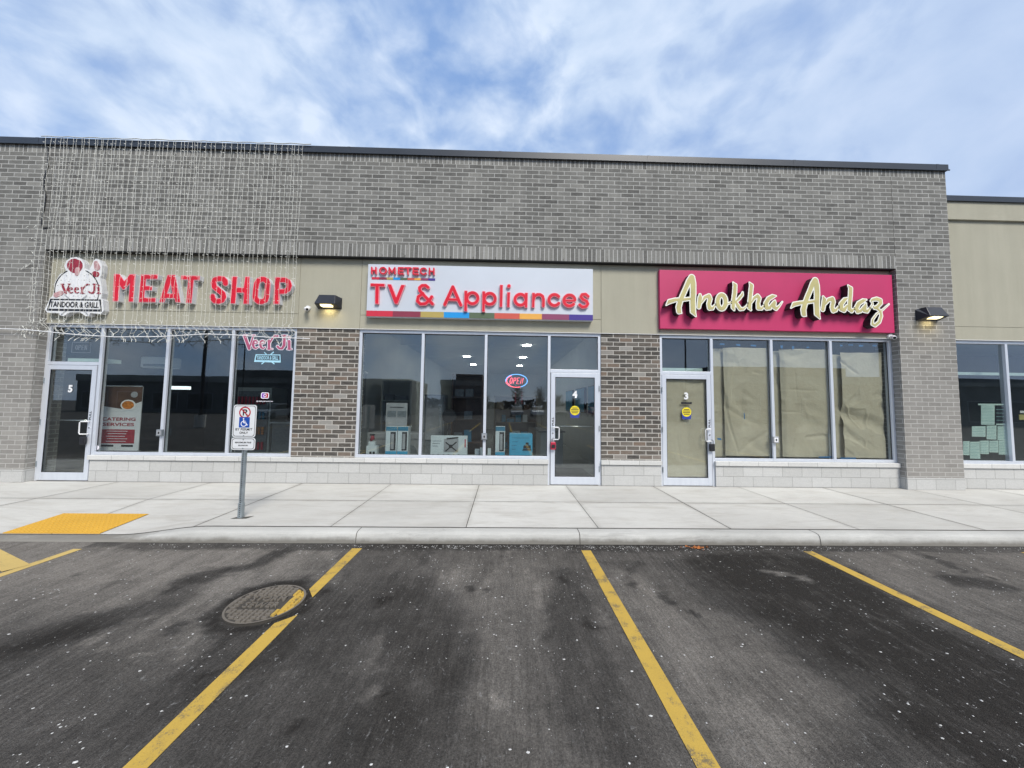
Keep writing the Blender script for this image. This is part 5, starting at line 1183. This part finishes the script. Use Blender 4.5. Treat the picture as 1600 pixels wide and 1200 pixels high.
# notices taped inside the right-hand window (crop 1490,530 scale 6)
def notices():
    Y = FY+.075
    L = [((258, 618), (385, 800), 'tall printed notice at the top left of the window cluster'), ((400, 790), (515, 805), 'thin paper strip below the dark poster'), ((172, 815), (300, 912), 'wide notice between two tape rails at the left of the middle row'),
         ((310, 808), (402, 938), 'narrow notice in the centre of the middle row'), ((412, 815), (508, 945), 'notice at the right of the middle row'), ((90, 955), (150, 1085), 'notice at the bottom left against the pilaster'),
         ((155, 960), (250, 1118), 'long drooping notice in the bottom row'), ((245, 950), (330, 1075), 'notice beside the long drooping one in the bottom row'), ((335, 950), (420, 1060), 'third notice of the bottom row'), ((424, 948), (520, 1080), 'bottom right notice of the window cluster')]
    for (u0, v0), (u1, v1), lab in L:
        q = [wp(1490+u/6, 530+v/6, Y) for u, v in ((u0, v1), (u1, v1+3), (u1, v0), (u0, v0+2))]
        r = empty('paper_notice', lab, 'notice', 'pale notices taped in the right-hand window'); MB().prism(q, Y, Y+.001).build('sheet', 'notice', r)
        if v1-v0 > 50:
            m_ = MB(); n = int((v1-v0)/14)
            for k in range(1, n):
                z = q[3][1]-(q[3][1]-q[0][1])*(k/n); x0 = q[0][0]+.015; x1 = q[1][0]-.015-(.03 if k % 3 == 0 else 0); m_.box(x0, x1, Y-.002, Y-.001, z-.004, z+.002)
            m_.build('print_lines', 'ink', r)
    q = [wp(1490+u/6, 530+v/6, Y) for u, v in ((395, 785), (490, 785), (485, 635), (388, 640))]
    r = empty('dark_poster', 'dark blue framed poster at the top right of the window notices', 'poster'); MB().prism(q, Y, Y+.004).build('sheet', 'sign_blue' if 0 else 'mat', r)
    m_ = MB()
    for k in range(4): m_.box(q[0][0]+.02, q[1][0]-.02, Y-.002, Y-.001, q[0][1]+.05+k*.075, q[0][1]+.062+k*.075)
    m_.build('print_lines', 'ink', r)
    q = [wp(1490+u/6, 530+v/6, Y) for u, v in ((228, 618), (492, 620), (492, 606), (228, 604))]
    r2 = MB().prism(q, Y-.004, Y-.002).build('tape_strip', 'notice'); tag(r2, 'pale tape strip across the top of the window notices', 'tape')
    x, z = wp(1598, 647, Y); r = empty('wall_plaque', 'small brass and white plaque at the right image edge inside the window', 'plaque'); MB().box(x-.05, x+.12, Y, Y+.006, z+.02, z+.07).build('name_strip', 'white_paint', r); MB().box(x-.08, x+.12, Y, Y+.006, z-.12, z-.01).build('brass_strip', 'gold', r)
notices()

# ------------------------------------------------------------------ across the parking lot (seen in the glass)
def far_block(x0, x1, y, h, label, steps=()):
    r = empty('far_shop_building', label, 'building'); MB().box(x0, x1, y-12, y, ZG-.05, h).build('wall', 'distant_dark', r)
    MB().box(x0-.1, x1+.1, y+.001, y+.15, h-.9, h+.02).build('fascia', 'distant_pale', r)
    for a, b, z in steps: MB().box(a, b, y-8, y+.3, h+.02, z).build('raised_parapet', 'distant_dark', r); 
    n = int((x1-x0)/5)
    for k in range(n):
        a = x0+k*5+.8; f = MB().box(a, a+3.6, y+.002, y+.06, ZG+.4, 2.8).build('window', 'grey_print', r); MB().box(a+.1, a+3.5, y+.062, y+.07, ZG+.5, 2.7).build('pane', 'black', f)
far_block(-62, -14, -38, 5.2, 'long dark shop building across the lot, mirrored in the left windows', ((-40, -27, 6.2),))
far_block(-10.5, -3.5, -44, 5.6, 'short dark building across the lot, mirrored in the window of shop 4', ((-8, -3.6, 6.6),))
far_block(19, 70, -26, 5.4, 'dark shop building across the lot, mirrored in the papered windows', ((24, 40, 6.4),))
def pole(x, y, label):
    r = empty('lamp_post', label, 'lamp post', 'tall lamp posts in the parking lot')
    MB().tube([(x, y, ZG), (x, y, .7)], .28, 16).build('concrete_base', 'kerb', r); MB().tube([(x, y, .7), (x, y, 9)], [.11, .07], 10).build('shaft', 'black', r)
    MB().tube([(x-.9, y, 9), (x+.9, y, 9)], .04, 8).build('arm', 'black', r)
    for s_ in (-1, 1): MB().box(x+s_*.9-.22, x+s_*.9+.22, y-.15, y+.15, 8.93, 9.06).build('lamp_head', 'black', r)
pole(-19.0, -8.3, 'tall black lamp post in the lot, mirrored in the third left pane'); pole(-34, -32, 'far lamp post at the left end of the lot'); pole(18, -20, 'lamp post at the right of the lot behind the camera')
def trees():
    rr = random.Random(9)
    for t in range(6):
        x = -6+t*7.6+rr.uniform(-2.5, 2.5); y = -84+rr.uniform(-14, 6); H = rr.uniform(3.5, 7.5)
        r = empty('bare_tree', 'bare winter tree on the far horizon, one of a row mirrored in the glass', 'tree', 'far bare trees')
        MB().tube([(x, y, ZG), (x+.1, y, H*.5)], [.25, .14], 7).build('trunk', 'wood', r); m_ = MB()
        for k in range(80):
            a = rr.random()*6.28; z = H*rr.uniform(.25, .8); L = rr.uniform(.6, 1.7); e = (x+L*math.cos(a), y+L*math.sin(a)*.6, min(H, z+L*rr.uniform(.3, 1.2))); m_.tube([(x, y, z), e], [.09, .03], 3)
            for q in range(3): f = (e[0]+rr.uniform(-.9, .9), e[1]+rr.uniform(-.5, .5), e[2]+rr.uniform(-.2, .7)); m_.tube([e, f], [.05, .02], 3)
        m_.build('crown', 'wood', r)
trees()
def far_wood():
    rr = random.Random(21); m_ = MB()
    for k in range(5200):
        x = rr.uniform(-130, 150); h = 3.2+2.0*mnoise.noise(Vector((x*.05, 3, 0)))+1.6*mnoise.noise(Vector((x*.21, 9, 0))); z = max(0, h)*rr.random()**.7+ZG; y = -125+rr.uniform(-8, 8); s_ = rr.uniform(.3, .9)
        a = rr.random()*6.28; p = [(x+s_*math.cos(a+q*2.1), y+s_*rr.uniform(-.6, .6), z+s_*.8*math.sin(a+q*2.1)) for q in range(3)]; m_.face(p, [(0, 0)]*3)
    tag(m_.build('distant_wood', 'treeline'), 'dark distant wood along the horizon behind the lot', 'wood', kind='stuff')
    # a few cars parked far across the lot
    for i, (x, y, c, col) in enumerate(((2, -40, 'silver', 'greyvinyl'), (5.2, -40.4, 'white', 'white_paint'), (8.4, -39.6, 'black', 'black'), (14.2, -40, 'dark red', 'maroon'), (-16.5, -22, 'white', 'white_paint'), (-24, -23, 'grey', 'grey_print'))):
        r = empty('parked_car', '%s car parked %s' % (c, ('first in the far row', 'second in the far row', 'third in the far row', 'at the end of the far row', 'nearest on the left side of the lot', 'before the long dark building')[i]), 'car', 'cars parked across the lot')
        z = ZG; W = .9
        def side(pts, w, nm, mt, par=r):
            a = MB(); L = [(x+w*sx, y+py, z+pz) for sx in (-1,) for py, pz in pts]; R_ = [(x+w, y+py, z+pz) for py, pz in pts]; a.face(L); a.face(R_[::-1])
            for q in range(len(pts)): p = (q+1) % len(pts); a.face([L[q], R_[q], R_[p], L[p]])
            return a.build(nm, mt, par, bevel=.04)
        side([(-2.2, .3), (2.2, .3), (2.25, .75), (1.2, .95), (-2.1, 1.0), (-2.25, .6)], W, 'body', col)
        side([(-1.95, 1.0), (1.15, .96), (.45, 1.46), (-1.2, 1.5)], W*.86, 'cabin_glass', 'black')
        side([(-1.15, 1.5), (.42, 1.46), (.40, 1.50), (-1.12, 1.54)], W*.82, 'roof', col)
        for sx in (-1, 1):
            for py in (-1.35, 1.4): MB().tube([(x+sx*.78, y+py, z+.33), (x+sx*.93, y+py, z+.33)], .33, 16).build('wheel', 'black', r)
            MB().box(x+sx*.65-.14, x+sx*.65+.14, y+2.2, y+2.26, z+.6, z+.72).build('headlight', 'sign_face', r)
far_wood()

# ------------------------------------------------------------------ sky and sun
def sky():
    w = bpy.data.worlds.new('World'); S.world = w; w.use_nodes = True; t = w.node_tree; N = t.nodes; bg = N['Background']
    el, az = math.radians(48), math.radians(205)
    sk = N.new('ShaderNodeTexSky'); sk.sky_type = 'NISHITA'; sk.sun_disc = False; sk.sun_elevation = el; sk.sun_rotation = math.radians(155); sk.air_density = 1.0; sk.dust_density = .6; sk.ozone_density = 2.0
    tc = N.new('ShaderNodeTexCoord'); sep = N.new('ShaderNodeSeparateXYZ'); t.links.new(tc.outputs['Generated'], sep.inputs[0])
    def ma(op, a, b=0.0, clamp=False):
        n = N.new('ShaderNodeMath'); n.operation = op; n.use_clamp = clamp
        for s_, v in ((n.inputs[0], a), (n.inputs[1], b)):
            if hasattr(v, 'links'): t.links.new(v, s_)
            else: s_.default_value = v
        return n.outputs[0]
    def ramp(f, stops):
        n = N.new('ShaderNodeValToRGB'); t.links.new(f, n.inputs[0]); e = n.color_ramp.elements
        while len(e) < len(stops): e.new(.5)
        for i, (p, c) in enumerate(stops): e[i].position = p; c = (c, c, c) if isinstance(c, (int, float)) else c; e[i].color = (*c, 1)
        return n.outputs[0]
    def mix(f, a, b):
        n = N.new('ShaderNodeMix'); n.data_type = 'RGBA'
        for s_, v in ((n.inputs[0], f), (n.inputs[6], a), (n.inputs[7], b)):
            if hasattr(v, 'links'): t.links.new(v, s_)
            else: s_.default_value = v if isinstance(v, float) else (*v, 1)
        return n.outputs[2]
    # project the view direction on a cloud layer
    zc = ma('MAXIMUM', sep.outputs[2], .06); zc = ma('ADD', zc, .12)
    cx = ma('DIVIDE', sep.outputs[0], zc); cy = ma('DIVIDE', sep.outputs[1], zc); cb = N.new('ShaderNodeCombineXYZ'); t.links.new(cx, cb.inputs[0]); t.links.new(cy, cb.inputs[1])
    mp = N.new('ShaderNodeMapping'); mp.inputs['Location'].default_value = (3.3, 1.7, 0); mp.inputs['Rotation'].default_value = (0, 0, .5); mp.inputs['Scale'].default_value = (1.0, 1.0, 1); t.links.new(cb.outputs[0], mp.inputs[0])
    def noi(sc, det, ro, di=0.0):
        n = N.new('ShaderNodeTexNoise'); n.inputs['Scale'].default_value = sc; n.inputs['Detail'].default_value = det; n.inputs['Roughness'].default_value = ro; n.inputs['Distortion'].default_value = di; t.links.new(mp.outputs[0], n.inputs['Vector']); return n.outputs[0]
    mp2 = N.new('ShaderNodeMapping'); mp2.inputs['Location'].default_value = (1.3, .2, 2.1); mp2.inputs['Rotation'].default_value = (.3, .25, .1); mp2.inputs['Scale'].default_value = (1.0, 1.0, 1.5); t.links.new(tc.outputs['Generated'], mp2.inputs[0])
    def no3(sc, det, ro, di=0.0):
        n = N.new('ShaderNodeTexNoise'); n.inputs['Scale'].default_value = sc; n.inputs['Detail'].default_value = det; n.inputs['Roughness'].default_value = ro; n.inputs['Distortion'].default_value = di; t.links.new(mp2.outputs[0], n.inputs['Vector']); return n.outputs[0]
    a = no3(2.6, 5, .5, .1); b = no3(8.0, 6, .52, .25); w2 = noi(1.6, 7, .55, .5)
    f = ma('ADD', ma('ADD', ma('MULTIPLY', a, .45), ma('MULTIPLY', b, .43)), ma('MULTIPLY', w2, .12))
    dirx = ma('MULTIPLY', sep.outputs[0], .10); f = ma('ADD', f, dirx)
    cov = ramp(f, [(.36, 0.25), (.45, .66), (.53, .97)])
    cv = N.new('ShaderNodeSeparateColor'); t.links.new(cov, cv.inputs[0])
    shade = ramp(b, [(.32, (4.0, 5.1, 7.1)), (.50, (5.1, 6.2, 7.9)), (.68, (6.3, 7.2, 8.6))])
    blue = mix(.55, sk.outputs[0], (2.0, 4.1, 8.6))
    col = mix(cv.outputs[0], blue, shade)
    veil = ma('MULTIPLY', ma('SUBTRACT', sep.outputs[0], .15), 1.3, True); veil = ma('MULTIPLY', veil, .75); col = mix(veil, col, (3.7, 4.8, 7.0))
    t.links.new(col, bg.inputs[0]); bg.inputs[1].default_value = .095
    sun = bpy.data.lights.new('sun', 'SUN'); sun.energy = 3.05; sun.angle = math.radians(22); sun.color = (1, .95, .87)
    so = bpy.data.objects.new('sun', sun); COL.objects.link(so)
    # sun behind the camera, high and to the right
    d = Vector((math.sin(math.radians(155))*math.cos(el), math.cos(math.radians(155))*math.cos(el), math.sin(el)))
    so.rotation_euler = d.to_track_quat('Z', 'Y').to_euler()
sky()
S.view_settings.view_transform = 'Standard'; S.view_settings.look = 'None'; S.view_settings.gamma = 1; S.view_settings.exposure = 0.35
S.render.engine = 'CYCLES'; S.cycles.max_bounces = 8; S.cycles.transparent_max_bounces = 16; S.cycles.glossy_bounces = 3; S.cycles.diffuse_bounces = 3
